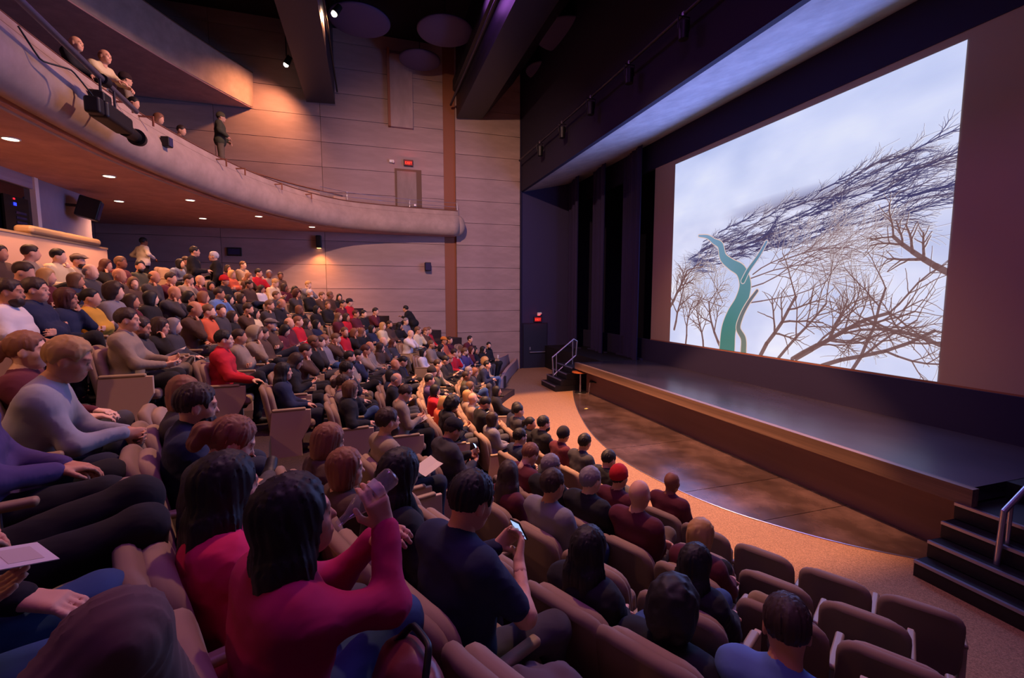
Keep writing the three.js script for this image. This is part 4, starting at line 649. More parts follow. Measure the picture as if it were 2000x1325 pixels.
// ---------------------------------------------------------------- audience: row, angle along the row, hair, hair colour, top, pose, notes, height
const PEOPLE = `0 -11.0 M k k - - 0.06|0 -1.9 M k n - - 0.08|0 1.0 S k d - - 0.08|0 3.9 P k k t - 0.08|0 6.9 S k k - - 0.08|0 9.8 N k m - - 0.08|0 12.7 S k d h - 0.04|0 15.7 S k k - - -0.01|0 21.3 B k m l dark -0.03|1 -30.5 U y t - fill -0.02|1 -26.8 S k n f - -0.01|1 -22.0 M r d - fill -0.02|1 -19.2 S g k - fill -0.02|1 -16.3 S b e - fill -0.02|1 -11 M t t - fix 0.0|1 -8 M k k - fix 0.0|1 -5.1 M y t - - 0.08|1 -2.2 B k t - fill -0.02|1 1.2 S k k - - 0.08|1 5.0 M b g - - 0.08|1 10.4 S k n - - -0.05|1 20.4 N k m l red 0.03|2 -42.0 S k k - - -0.08|2 -39.4 L k k - - -0.08|2 -36.8 M k k - - -0.01|2 -34.3 M a m - - 0.08|2 -31.7 S t p h - -0.08|2 -29.2 S r l - - -0.08|2 -26.6 S b r - - 0.08|2 -23.1 S r k - fill -0.02|2 -20.4 S k k - fill -0.02|2 -17.8 S b t - fill -0.02|2 -15.1 M r e - fill -0.02|2 -12.5 N b k - fill -0.02|2 -9.8 M g t - fill -0.02|2 -7 S k p - fix 0.0|2 -3.5 M k r - fix 0.0|2 2.0 M y o - - 0.08|2 4.5 U k k p - 0.01|2 16.7 S r m - - -0.05|2 19.2 S g k - - 0.02|2 21.8 S g k - - 0.01|2 24.3 B k m - - 0.05|2 26.9 M y m - - -0.02|3 -39.6 S k m f - -0.0|3 -35.1 S b m - - -0.03|3 -32.7 C b o l orange 0.02|3 -30.3 M k d - - -0.08|3 -27.9 S t t - - -0.04|3 -24.5 M k w - - -0.08|3 -15.0 L b n - fill -0.02|3 -12.5 S k k - fill -0.02|3 -10.0 B b k - fill -0.02|3 -5.0 M k n - fill -0.02|3 -1.5 X g k - fix 0.0|3 5.2 S b t p - 0.08|3 14.7 C k d p fix 0.0|3 20.4 L b m - - 0.05|3 22.9 S b g l - 0.01|3 28.2 L k k - fix 0.0|4 -34.7 S t r - - 0.04|4 -32.6 S r b - - 0.08|4 -30.7 S t c h - 0.08|4 -27.5 B k w - - 0.04|4 -23.0 L a d x - -0.08|4 -19.7 B r d - - -0.07|4 -17.8 L b b - - -0.08|4 -14.4 B t t - fill -0.02|4 -12.0 M b b - fill -0.02|4 -9.7 S a t - fill -0.02|4 -7.3 S k n - fill -0.02|4 -5.0 S k t - fill -0.02|4 -2.6 M b t - fill -0.02|4 1.5 S k d - fix 0.0|4 4.4 P b g - fill -0.02|4 6.8 M t k - fill -0.02|4 16.5 S b t l fix 0.0|4 27.1 L k k l fix 0.0|4 29.0 U k k - fix 0.0|4 30.9 S b s - fix 0.0|5 -34.0 S g g - - 0.04|5 -31.7 L k k - - -0.02|5 -29.5 S b b - - 0.01|5 -27.4 M y c l - 0.06|5 -24.5 M k n x - 0.03|5 -21.1 L r k - fill -0.02|5 -18.6 M r k h - 0.0|5 -16.4 S t r - - -0.08|5 -14.3 L b g - - -0.08|5 -12.1 S t b - - -0.08|5 -10.0 S r g - - -0.08|5 -7.8 S b d - - -0.08|5 -5.5 S t k - fill -0.02|5 -1.1 S b b - fill -0.02|5 2.3 L b k - fix 0.0|5 6.2 L k n l fix 0.0|5 20.0 M r b - fix 0.0|5 22.1 M r b - fix 0.0|5 24.2 L k k l stripe_fix 0.0|5 26.4 S k n p hero_fix 0.0|6 -30.7 S k m - - 0.08|6 -28.6 S k k - - 0.05|6 -26.6 S a m - - 0.02|6 -24.5 M b r - - 0.05|6 -22.5 L t m - - 0.08|6 -17.3 M k n - - -0.08|6 -15.1 L b b - - -0.01|6 -13.1 S r r - - -0.02|6 -11.0 X t m - - -0.03|6 -9.0 M k m p - -0.05|6 -6.9 F g b x beard 0.08|6 -4.7 S b b - - -0.05|6 -2.5 H t t - - -0.08|6 0.1 S b t - - -0.08|6 4.9 S k r a fix 0.0|6 17.7 M r d - fix 0.0|6 20.0 X k n l beard_fix 0.0|6 22.3 P r k l fix 0.0|6 24.9 L k q l hero_fix 0.0|6 26.9 L k v b hero_fix 0.0|7 -30.0 C k r - - 0.05|7 -28.1 S k m - - -0.03|7 -25.5 S t k - fill -0.02|7 -23.3 M k k - - -0.08|7 -19.5 M r k - fill -0.02|7 -15.6 X g k - - 0.07|7 -13.6 S t d - - 0.08|7 -11.7 M k c - - -0.03|7 -9.7 S b b h - -0.02|7 -7.8 M b k - - -0.08|7 -5.8 S b d - - 0.03|7 -3.9 S t o - - -0.02|7 -0.9 X k b h - 0.07|7 1.3 M g d - - -0.08|7 4.1 M b k h - -0.05|7 6.1 S b d - - -0.05|7 8.0 S b t p - -0.05|7 16.4 P r m - fix 0.0|7 18.6 S y l j hero_fix 0.0|7 21.2 M k p - fix 0.0|8 -32.1 L k k - - -0.04|8 -30.3 S t b - - -0.05|8 -28.4 S t b - - -0.08|8 -26.6 S w k - - 0.08|8 -23.8 U a d - fill -0.02|8 -20.7 S t d - - -0.08|8 -15.2 M b k - - -0.06|8 -13.3 M k k - - -0.04|8 -11.5 S b s h - -0.03|8 -9.6 M r o - - 0.0|8 -6.8 M k k - - 0.03|8 -4.9 B g d - - -0.0|8 -3.1 M k k - - -0.05|8 -1.2 M b m - - -0.06|8 0.6 U b g - - -0.05|8 2.7 P k y x - -0.02|8 5.2 M a n h - 0.05|8 7.0 S b n - - -0.02|8 8.9 S b w l - 0.05|9 -29.5 S y g - - -0.0|9 -27.7 L k b - - -0.06|9 -25.9 M b m - - -0.08|9 -24.2 S y c - - -0.03|9 -22.4 L b w - - -0.0|9 -20.6 S b b z - -0.03|9 -17.3 N k k l red -0.02|9 -15.5 M k k - - -0.03|9 -13.7 B k m h - -0.03|9 -12.0 S b t - - 0.01|9 -10.2 S b m - - -0.06|9 -8.4 X b d - - -0.01|9 -6.7 L t b - - -0.03|9 -4.9 B g b - - -0.08|9 -3.1 X g d - - -0.02|9 -1.4 M t n h - -0.03|9 0.4 M y m - - -0.01|9 2.2 S b d - - -0.08|9 4.0 M k d - - -0.05|9 5.7 S y b - - 0.03|10 -28.9 S b b - - -0.08|10 -27.2 S g t - - -0.06|10 -25.5 S k r - - -0.03|10 -23.8 L r b - - -0.07|10 -22.1 M y o - - 0.0|10 -20.4 M b d - - -0.05|10 -11.6 S k e - - -0.08|10 -9.9 S t m - - -0.08|10 -8.2 L a k h - -0.01|10 -6.3 F b t l beard -0.07|10 -4.6 S k c h - 0.0|10 -2.9 S b t - - -0.08|10 -1.2 S b b - - -0.08|11 -26.7 S t t - - -0.06|11 -24.8 M b m - - -0.08|11 -19.8 S b d - - -0.08|11 -18.1 M k l f - -0.08`;
const NEAR = [];                                              // people whose poses are set one by one
const crowd = PEOPLE.split('|').map((l) => { const w = l.split(' '); return { row: +w[0], phi: +w[1], hair: w[2], hc: w[3], top: w[4], pose: w[5], flag: w[6], dy: +w[7] }; });
const perRow = {}; for (const p of crowd) (perRow[p.row] = perRow[p.row] || []).push(p);
const seatsAt = [];                                           // [row, phi, end]
for (const row of Object.keys(perRow)) {
  const L = perRow[row].sort((a, b) => a.phi - b.phi);
  L.forEach((p, i) => { p.ord = i + 1; seatsAt.push([+row, p.phi]); });
}
const CUSTOM = {};                                            // filled below for figures close to the camera
const poseTag = { h: ['chin', 'chin2'], l: ['lap'], x: ['cross'], p: ['read'], f: ['fwd'], z: ['slouch'], t: ['turnNear'], a: ['rest'], '-': ['lap', 'lap2', 'cross', 'rest', 'slouch', 'chin', 'turnFar', 'read', 'lap', 'cross', 'turnNear', 'face', 'chin2'] };
const eyeDist = (x, y, z) => Math.hypot(x, y - EYE, z);
for (const p of crowd) {
  const [x, y, z] = onRow(p.row, p.phi), d = eyeDist(x, y + 1.1, z), lod = d < 3.6 ? 'near' : d < 8 ? 'mid' : 'far';
  p.fem = 'MLP'.includes(p.hair) ? 1 : 0; p.coat = 'kdnb'.includes(p.top) && rnd() < 0.55 ? 1 : 0; p.legs = pick('kkkddgghj'.split('')); p.skin = p.flag.includes('dark') ? 3 : rnd() < 0.06 ? 3 : pick([0, 0, 1, 2]); p.beard = p.flag.includes('beard') || (!p.fem && 'SX'.includes(p.hair) && rnd() < 0.14);
  p.hat = p.flag.includes('red') ? 0xc01420 : p.flag.includes('orange') ? 0xc8782a : p.hair === 'H' ? 0x9a8a70 : p.hair === 'F' ? 0x6a5e58 : 0x221c22;
  const key = p.row + ':' + Math.round(p.phi * 10), cu = CUSTOM_POSE(p);
  if (cu) Object.assign(p, cu.set || {});
  const g = thing('person', 'seated person, ' + look(p) + ', ' + ORD[p.row + 1] + ' row, ' + ORD[p.ord] + ' from far wall', 'person', [x, y + (cu ? cu.dy || 0 : p.dy * 0.6), z], rad(p.phi), 'audience in row ' + (p.row + 1));
  if (cu && cu.label) g.userData.label = cu.label;
  let fig;
  if (cu && cu.pose) fig = buildFigure({ ...cu.pose, fem: p.fem, coat: p.coat }, lod);
  else { fig = figure(pick(poseTag[p.pose] || poseTag['-']), p.fem, p.coat, lod); const s = (p.fem ? 0.94 : 1) + (rnd() - 0.5) * 0.06; g.scale.setScalar(s); }
  dress(g, fig, p, lod);
  if (cu && cu.after) cu.after(g, fig, p);
}
// people close to the camera and set poses
function CUSTOM_POSE(p) {
  const is = (row, phi) => p.row === row && Math.abs(p.phi - phi) < 0.9;
  if (is(6, 26.9)) return { dy: -0.05, set: { top: 'v', coat: 0, legs: 'j', hair: 'L', hc: 'k', skin: 0 }, label: 'long dark haired person in magenta sweater drinking from a clear water bottle', pose: { lean: 0.1, pitch: -0.12, yaw: 0.12, rh: { p: [0.485, 1.075, 0.06], hint: [0.6, -0.9, 0.5], f: [-0.25, 1, -0.12], n: [0.1, 0.1, -1], thumb: 1, curl: [0.62, 0.6, 0.6, 0.6] }, lh: { p: [0.5, 0.98, -0.05], hint: [0.5, -1, -0.4], f: [0.15, 0.5, 0.9], n: [0.3, -0.3, 0.4], curl: [0.6, 0.6, 0.6, 0.6] }, ...LEGS.cross },
    after: (g, fig) => { const b = thing('water_bottle', 'clear plastic water bottle lifted to the mouth of the magenta sweater person', 'bottle'); const w = fig.wrists[1].clone(); const m = new THREE.Group(); 
      b.position.copy(g.position); b.rotation.copy(g.rotation); const prof = [[0.001, 0], [0.012, 0], [0.012, 0.03], [0.016, 0.045], [0.032, 0.085], [0.034, 0.12], [0.031, 0.13], [0.034, 0.14], [0.034, 0.17], [0.031, 0.178], [0.034, 0.186], [0.034, 0.215], [0.026, 0.225], [0.001, 0.22]].map(([a, c]) => new THREE.Vector2(a, c)); const bg = new THREE.LatheGeometry(prof, 28);
      b.position.y = g.position.y; const mouth = fig.headC.clone().add(V(0.118, -0.06, 0.012)), dir = V(0.84, 0.5, 0.06).normalize(); bg.applyQuaternion(new THREE.Quaternion().setFromUnitVectors(V(0, 1, 0), dir)); bg.translate(mouth.x, mouth.y, mouth.z);
      part('shell', bg, new THREE.MeshPhysicalMaterial({ color: 0xf4f2fa, transmission: 0.92, roughness: 0.12, thickness: 0, ior: 1.5, clearcoat: 1 }), b);
      const lab = new THREE.CylinderGeometry(0.0345, 0.0345, 0.03, 24, 1, true); lab.translate(0, 0.155, 0); lab.applyQuaternion(new THREE.Quaternion().setFromUnitVectors(V(0, 1, 0), dir)); lab.translate(mouth.x, mouth.y, mouth.z); part('label_band', lab, new THREE.MeshPhysicalMaterial({ color: 0xe8e4f0, transmission: 0.6, roughness: 0.4, thickness: 0 }), b); } };
  if (is(6, 24.9)) return { dy: -0.1, set: { top: 'q', coat: 1, legs: 'g', hair: 'L', hc: 'k', skin: 0 }, label: 'long dark haired person in hot pink cardigan seated behind the bottle drinker', pose: { lean: -0.06, pitch: 0.02, yaw: -0.1, rh: { p: [0.36, 0.68, 0.12], n: [0, -1, 0] }, lh: { p: [0.36, 0.66, -0.1], n: [0, -1, 0] }, ...LEGS.tuck } };
  if (is(6, 22.3)) return { dy: -0.1, set: { top: 'k', coat: 1, legs: 'k', hair: 'P', hc: 'r', skin: 2 }, label: 'red haired person with tied-up hair and glasses leaning down, black jacket', pose: { lean: 0.12, pitch: 0.42, yaw: 0.1, rh: { p: [0.38, 0.66, 0.1], n: [0, -1, 0] }, lh: { p: [0.4, 0.66, -0.08], n: [0, -1, 0] }, ...LEGS.flat } };
  if (is(6, 20.0)) return { dy: -0.06, set: { top: 'n', coat: 1, legs: 'g', hair: 'S', hc: 'b', beard: 1, skin: 0 }, label: 'bearded dark haired person in dark navy jacket with one knee crossed', pose: { lean: -0.02, pitch: 0.14, yaw: 0.05, rh: { p: [0.42, 0.68, 0.08], n: [0, -1, 0] }, lh: { p: [0.42, 0.66, -0.06], n: [0, -1, 0] }, ...LEGS.ankle } };
  if (is(7, 18.6)) return { dy: -0.06, set: { top: 'i', coat: 0, legs: 'd', hair: 'S', hc: 'y', skin: 1 }, label: 'blond person in pale grey sweater leaning forward with clasped hands', pose: { lean: 0.3, pitch: 0.3, yaw: 0.1, rh: { p: [0.6, 0.7, 0.06], n: [-0.2, -0.3, -1], f: [0.9, -0.3, -0.4], curl: [0.7, 0.7, 0.7, 0.7] }, lh: { p: [0.6, 0.69, -0.03], n: [-0.2, -0.2, 1], f: [0.9, -0.3, 0.4], curl: [0.8, 0.8, 0.8, 0.8] }, ...LEGS.wide } };
  if (is(7, 21.2)) return { set: { top: 'p', coat: 0, legs: 'k', hair: 'M', hc: 'k', skin: 1 }, label: 'dark haired person in purple top at the edge of the picture', pose: POSE.lap };
  if (is(5, 26.2)) return { set: { top: 'n', coat: 0, legs: 'g', hair: 'S', hc: 'k', skin: 0, beard: 0 }, label: 'dark haired person in navy shirt typing on a lit phone', pose: { lean: 0.04, pitch: 0.3, yaw: 0.05, rh: { p: [0.44, 0.86, 0.09], short: 1, hint: [0.2, -1, 0.7], f: [0.6, 0.6, -0.4], n: [-0.5, 0.2, -0.8], curl: [0.6, 0.6, 0.6, 0.6] }, lh: { p: [0.45, 0.86, -0.07], hint: [0.2, -1, -0.7], f: [0.6, 0.6, 0.4], n: [-0.5, 0.2, 0.8], curl: [0.6, 0.6, 0.6, 0.6] }, ...LEGS.wide },
    after: (g, fig) => phone(g, [0.52, 0.955, 0.01], 'lit phone held by the navy shirt person in the sixth row', 1) };
  if (is(5, 24.2)) return { set: { top: 'k', coat: 0, legs: 'k', hair: 'L', hc: 'k', skin: 0 }, label: 'long black haired person in black top beside the phone typist', pose: POSE.chin2 };
  if (is(3, 14.7)) return { set: { top: 'd', coat: 1, legs: 'g', hair: 'C', hc: 'b', hat: 0x1c1820, skin: 1 }, label: 'person in dark cap and charcoal jacket holding up a glowing phone', pose: { ...POSE.read, lh: { p: [0.46, 0.84, -0.06], n: [-0.4, 0.5, 0.6], curl: [0.6, 0.6, 0.6, 0.6] } }, after: (g) => phone(g, [0.53, 0.92, -0.02], 'small glowing phone held by the person in the dark cap', 2.2) };
  if (is(7, 8)) return { set: { top: 't', coat: 0, legs: 'k', hair: 'S', hc: 'b', skin: 0 }, label: 'brown haired person in taupe sweater at the aisle with hands out', pose: { lean: -0.02, pitch: 0.02, rh: { p: [0.5, 0.7, 0.12], n: [0, 0.6, -1], f: [1, 0.05, -0.3] }, lh: { p: [0.5, 0.74, -0.04], n: [0, 0.6, 1], f: [1, 0.2, 0.3] }, ...LEGS.flat } };
  if (is(6, 4.9)) return { set: { top: 'r', coat: 1, legs: 'k', hair: 'S', hc: 'k', skin: 2 }, label: 'person in bright red jacket with arm on the aisle armrest', pose: { lean: -0.02, yaw: -0.05, rh: { p: [0.5, 0.68, 0.27], hint: [-0.4, -1, 0.3], n: [0, -1, 0], f: [1, -0.1, 0] }, lh: { p: [0.36, 0.68, -0.02], n: [0, -1, 0] }, ...LEGS.cross } };
  if (is(8, 8.9)) return { set: { top: 'w', coat: 0, legs: 'd', hair: 'S', hc: 'b', skin: 1 }, label: 'dark haired person in white T-shirt and jeans at the aisle', pose: { lean: -0.2, slide: 0.05, rh: { p: [0.44, 0.68, 0.18], short: 1, n: [0, -1, 0] }, lh: { p: [0.42, 0.67, -0.02], short: 1, n: [0, -1, 0] }, ...LEGS.wide } };
  if (is(4, 29.0)) return { dy: -0.2, set: { top: 'k', coat: 1, legs: 'k', hair: 'U', hc: 'k', skin: 1 }, pose: POSE.slouch };
  if (is(4, 30.9)) return { dy: -0.16, set: { top: 's', coat: 0, legs: 'k', hair: 'S', hc: 'b', skin: 1 }, label: 'brown haired person in blue shirt with head bent forward, fifth row, last seat', pose: { ...POSE.lap, lean: 0.05, pitch: 0.35, yaw: -0.3 } };
  return null;
}
function phone(g, at, label, glow) {
  const t = thing('phone', label, 'phone'); t.position.copy(g.position); t.rotation.copy(g.rotation); const m = new THREE.Group();
  const b = rboxG(0.008, 0.125, 0.064, 0.003); b.rotateZ(0.5); b.translate(...at); part('case', b, M.plastic, t);
  const s = boxG(-0.0052, -0.0044, -0.055, 0.055, -0.028, 0.028); s.rotateZ(0.5); s.translate(...at); part('display', s, lampMat(0xa8c4ff, glow), t);
}
// ---------------------------------------------------------------- seats
function slabG(w, h, t, r, bev) {                               // rounded panel in the z-y plane, thickness along x
  const s = new THREE.Shape(), a = w / 2 - bev, b = h / 2 - bev, q = r; s.moveTo(-a + q, -b); s.lineTo(a - q, -b); s.quadraticCurveTo(a, -b, a, -b + q); s.lineTo(a, b - q); s.quadraticCurveTo(a, b, a - q, b); s.lineTo(-a + q, b); s.quadraticCurveTo(-a, b, -a, b - q); s.lineTo(-a, -b + q); s.quadraticCurveTo(-a, -b, -a + q, -b);
  const g = new THREE.ExtrudeGeometry(s, { depth: t - 2 * bev, bevelEnabled: true, bevelThickness: bev, bevelSize: bev, bevelSegments: 3, curveSegments: 5 }); g.translate(0, 0, -(t - 2 * bev) / 2); g.rotateY(-Math.PI / 2); return g;
}
function bowG(g, k) { const p = g.attributes.position; for (let i = 0; i < p.count; i++) { const z = p.getZ(i), y = p.getY(i); p.setX(i, p.getX(i) + k * z * z * 2 - 0.0 * y); } g.deleteAttribute('uv'); g.deleteAttribute('normal'); return toCreasedNormals(mergeVertices(g, 1e-4), 0.9); }
const seatGeo = (() => {
  const shell = bowG(slabG(0.545, 0.62, 0.07, 0.12, 0.034), 0.28); shell.rotateZ(0.17); shell.translate(-0.105, 0.62, 0);
  const pad = bowG(slabG(0.49, 0.52, 0.085, 0.12, 0.04), 0.24); pad.rotateZ(0.17); pad.translate(-0.035, 0.64, 0);
  const cushion = rboxG(0.46, 0.12, 0.48, 0.05, 0.25, 0.395, 0, 3), apron = rboxG(0.4, 0.06, 0.42, 0.02, 0.22, 0.32, 0, 1);
  const folded = rboxG(0.13, 0.46, 0.48, 0.05, 0.09, 0.5, 0, 3); folded.rotateZ(0.1);
  const arm = rboxG(0.4, 0.04, 0.055, 0.018, 0.17, 0.62, 0, 2), stand = boxG(0.0, 0.26, 0.02, 0.6, -0.014, 0.014), foot = boxG(-0.02, 0.3, 0.0, 0.025, -0.03, 0.03);
  const end = new THREE.Shape(); [[-0.06, 0.0], [0.3, 0.0], [0.3, 0.2], [0.42, 0.42], [0.42, 0.6], [-0.02, 0.62], [-0.06, 0.3]].forEach(([a, b], i) => i ? end.lineTo(a, b) : end.moveTo(a, b));
  const panel = new THREE.ExtrudeGeometry(end, { depth: 0.03, bevelEnabled: true, bevelThickness: 0.006, bevelSize: 0.008, bevelSegments: 2 }); panel.translate(0, 0, -0.015);
  return { shell, pad, cushion, apron, folded, arm, stand, foot, panel };
})();
// empty seats seen in the photograph
const EMPTY = [[0, 24.2], [0, 27.3], [0, 30.4], [0, 33.5], [1, 23.0], [1, 25.9], [1, 28.8], [1, 31.7], [2, 29.8], [2, 32.5], [2, 35.2], [3, 33.2], [5, 28.5, 2], [5, 30.7, 2], [1, 17.2], [4, 19.8], [4, 22.3], [4, 24.7], [0, 18.3], [4, 32.1], [6, 15.4, 2], [3, 25.5]];
const allSeats = [...seatsAt.map((s) => [...s, 1]), [7, 23.8, 1], [7, 25.9, 1], [7, 28.0, 1], ...EMPTY.map(([r, f, k = 0]) => [r, f, k])];
const byRow = {}; for (const s of allSeats) (byRow[s[0]] = byRow[s[0]] || []).push(s);
for (const row of Object.keys(byRow)) {
  const L = byRow[row].sort((a, b) => a[1] - b[1]);
  L.forEach(([r, phi, full], i) => {
    const [x, y, z] = onRow(r, phi), s = thing('theatre_seat', (full === 1 ? 'occupied tan' : full ? 'loaded tan' : 'empty tan') + ' theatre seat, ' + ORD[r + 1] + ' row from the stage, ' + ORD[i + 1] + ' from the far wall', 'theatre seat', [x, y, z], rad(phi), 'theatre seats in row ' + (r + 1));
    part('back_shell', seatGeo.shell, M.tanShell, s); part('back_pad', seatGeo.pad, M.tan, s);
    if (full) { part('cushion', seatGeo.cushion, M.tan, s); part('apron', seatGeo.apron, M.plastic, s); } else part('tipped_cushion', seatGeo.folded, M.tan, s);
    const step = Math.tan(rad(1.0)) * 0 + 0.278, near = L[i + 1] && (L[i + 1][1] - phi) * Math.PI / 180 * RAD(r) < 0.75;
    const side = (sg, end) => { const a = part('armrest', seatGeo.arm, M.armWood, s); a.position.z = sg * step; if (end) { const e = part('end_panel', seatGeo.panel, M.panelTan, s); e.position.z = sg * step; } else { const b = part('standard', seatGeo.stand, M.steel, s); b.position.z = sg * step; const f = part('foot', seatGeo.foot, M.plastic, s); f.position.z = sg * step; } };
    side(1, !near); if (!i || (phi - L[i - 1][1]) * Math.PI / 180 * RAD(r) >= 0.75) side(-1, true);
  });
}
// ---------------------------------------------------------------- people standing, on the balcony and beside the camera
const STAND = { stand: 1, lean: 0.02, rh: { p: [0.1, 0.9, 0.24], n: [0, 0, -1], f: [0.2, -1, 0] }, lh: { p: [0.1, 0.9, -0.24], n: [0, 0, 1], f: [0.2, -1, 0] }, rk: [0.02, 0.5, 0.11], ra: [0, 0.1, 0.12], lk: [0.02, 0.5, -0.11], la: [-0.02, 0.1, -0.12] };
function extra(pos, turn, p, pose, label, lod = 'mid', group) {
  const q = { skin: 0, coat: 0, legs: 'k', hc: 'b', hair: 'S', ...p }, g = thing('person', label, 'person', pos, turn, group);
  const fig = buildFigure({ ...pose, fem: q.fem, coat: q.coat }, lod); dress(g, fig, q, lod); return [g, fig];
}
extra([-4.18, FLOOR[10] - 0.02, -13.45], 0.2, { top: 'k', coat: 1, hair: 'S', hc: 'k' }, { ...STAND, rh: { p: [0.3, 1.15, 0.15], hint: [-0.3, -1, 0.3] } }, 'standing person in black coat talking to a grey haired man by far wall', 'mid');
extra([-3.7, FLOOR[10] - 0.12, -13.65], 3.4, { top: 'k', coat: 1, hair: 'S', hc: 'w' }, { ...STAND, rh: { p: [0.25, 1.1, 0.2], hint: [-0.3, -1, 0.3] } }, 'standing grey haired person in black blazer facing the camera side', 'mid');
extra([-6.6, FLOOR[12] - 0.1, -17.0], 0.9, { top: 'w', hair: 'S', hc: 'k', skin: 3 }, { ...STAND, rh: { p: [0.15, 1.12, 0.3], hint: [-0.6, -0.6, 1] }, lh: { p: [0.15, 1.12, -0.3], hint: [-0.6, -0.6, -1] } }, 'usher in white shirt standing at the back beside the booth', 'mid');
extra([1.75, 1.35, -18.6], 2.7, { top: 'k', coat: 1, hair: 'S', hc: 'k' }, { ...STAND, lean: 0.55, rh: { p: [0.62, 1.2, 0.3], hint: [0, -1, 0.2] }, lh: { p: [0.5, 0.95, -0.2] } }, 'person in black jacket bending over the side rows against the pale wall', 'mid');
extra([-4.95, 6.3, -10.65], -0.2, { top: 'k', hair: 'B', hc: 'g' }, { ...POSE.lap, stand: 1, ...STAND, rh: { p: [0.35, 1.05, 0.12], hint: [-0.3, -1, 0.4] }, lh: { p: [0.35, 1.02, -0.1], hint: [-0.3, -1, -0.4] } }, 'bald person in black shirt on the balcony behind the rail', 'mid', 'camera crew on the balcony');
extra([-4.85, 6.3, -11.0], -0.35, { top: 'c', hair: 'X', hc: 'r' }, { ...STAND, lean: 0.4, rh: { p: [0.6, 1.1, 0.1], hint: [-0.2, -1, 0.4] }, lh: { p: [0.6, 1.06, -0.12], hint: [-0.2, -1, -0.4] } }, 'person in cream sweater leaning over the balcony television camera', 'mid', 'camera crew on the balcony');
extra([-4.9, 6.42, -12.3], 0.6, { top: 't', hair: 'N', hc: 'k', hat: 0x2a1014 }, STAND, 'person in dark hat and taupe jacket on the balcony beside the camera', 'mid', 'camera crew on the balcony');
extra([-3.95, 6.9, -15.55], 0.2, { top: 'e', coat: 1, hair: 'N', hc: 'b', hat: 0x5a5238, legs: 'h' }, { ...STAND, rh: { p: [0.2, 1.05, 0.26], hint: [-0.5, -0.6, 1] }, lh: { p: [0.2, 1.05, -0.26], hint: [-0.5, -0.6, -1] } }, 'person in olive patterned jacket and hat standing alone on the balcony', 'mid');
// neighbours whose legs reach into the picture
extra(onRow(7, 28.0), rad(28.0), { top: 'd', legs: 'c', hair: 'S', hc: 'b' }, { ...POSE.lap, slide: 0.02, ribs: 1, rk: [0.57, 0.86, 0.08], ra: [0.68, 0.46, -0.12], lk: [0.58, 0.6, -0.1], la: [0.56, 0.1, -0.1], toe: [[0.78, 0.38, -0.14], null], rh: { p: [0.3, 0.72, 0.2], n: [0, -1, 0] }, lh: { p: [0.3, 0.7, -0.1], n: [0, -1, 0] } }, 'person with ribbed brown corduroy knee crossed beside the camera', 'near');
extra(onRow(7, 25.9), rad(25.9), { top: 'k', legs: 'j', hair: 'M', hc: 'b', fem: 1 }, { ...POSE.lap, rh: { p: [0.27, 0.78, 0.14], hint: [-0.4, -1, 0.3], f: [1, 0, -0.1], n: [0, 1, 0.2], curl: [0.25, 0.25, 0.25, 0.25] } }, 'person in blue jeans holding a small white card', 'near');
extra(onRow(7, 23.8), rad(23.8), { top: 'k', legs: 'k', hair: 'S', hc: 'k' }, { ...POSE.lap, rh: { p: [0.22, 0.68, 0.1], n: [0, -1, 0] }, lh: { p: [0.22, 0.68, -0.1], n: [0, -1, 0] }, rk: [0.68, 0.62, 0.13], ra: [0.72, 0.16, 0.14], lk: [0.68, 0.66, -0.1], la: [0.72, 0.2, -0.1] }, 'person in black coat and dark trousers with knees stretched out', 'near');
{
  const [x, y, z] = onRow(7, 25.9), c = thing('program_card', 'small cream card held over the blue jeans', 'card', [x, y, z], rad(25.9)); const g = new THREE.BoxGeometry(0.1, 0.002, 0.15); g.rotateZ(-0.25); g.rotateY(0.3); g.translate(0.43, 0.845, 0.1); part('card', g, M.paper, c); const p = new THREE.BoxGeometry(0.06, 0.0022, 0.1); p.rotateZ(-0.25); p.rotateY(0.3); p.translate(0.43, 0.8458, 0.1); part('print', p, std(0xc8b8a8, 0.8), c);
}
// ---------------------------------------------------------------- bags, coats, papers
function blob(name, label, category, prims, k, cell, m, pos, turn, bump = 0.012, strap) {
  const t = thing(name, label, category, pos, turn); part('body', netsOf(prims, k, cell, (x, y, z) => bump * (noise3(x * 14, y * 14, z * 14) - 0.5) * 2), m, t); if (strap) part('strap', tubeG(strap, 0.011, 30, 6), M.plastic, t); return t;
}
blob('handbag', 'dark red leather handbag on the lap of the magenta sweater person', 'bag', [ell([0, 0.1, 0], [0.09, 0.1, 0.16]), ell([0.02, 0.17, 0], [0.04, 0.05, 0.12], 0.05)], 0.04, 0.013, std(0x6e2a30, 0.45), [0.08, 2.17, -1.24], rad(20), 0.014, [[0, 0.18, -0.1], [0.04, 0.25, -0.05], [0.04, 0.25, 0.05], [0, 0.18, 0.1]]);
blob('jacket_bundle', 'grey jacket bundled over the empty seat beside the phone typist', 'jacket', [ell([0.16, 0.56, 0], [0.2, 0.14, 0.22]), ell([0.28, 0.5, 0.1], [0.14, 0.12, 0.14], 0.05), cap([0.0, 0.62, -0.1], [0.3, 0.5, -0.16], 0.07, 0.06, 0.05)], 0.05, 0.014, std(0x5e5058, 0.9), onRow(5, 28.5), rad(28.5), 0.03);
blob('tote_bag', 'dark open tote bag with papers on the seat below the jacket', 'bag', [ell([0.3, 0.46, 0], [0.16, 0.2, 0.17]), cut(ell([0.3, 0.68, 0], [0.11, 0.14, 0.12], 0.02))], 0.03, 0.013, std(0x2a222c, 0.8), onRow(5, 30.6), rad(30.6), 0.01, [[0.3, 0.6, -0.14], [0.3, 0.82, -0.06], [0.3, 0.82, 0.06], [0.3, 0.6, 0.14]]);
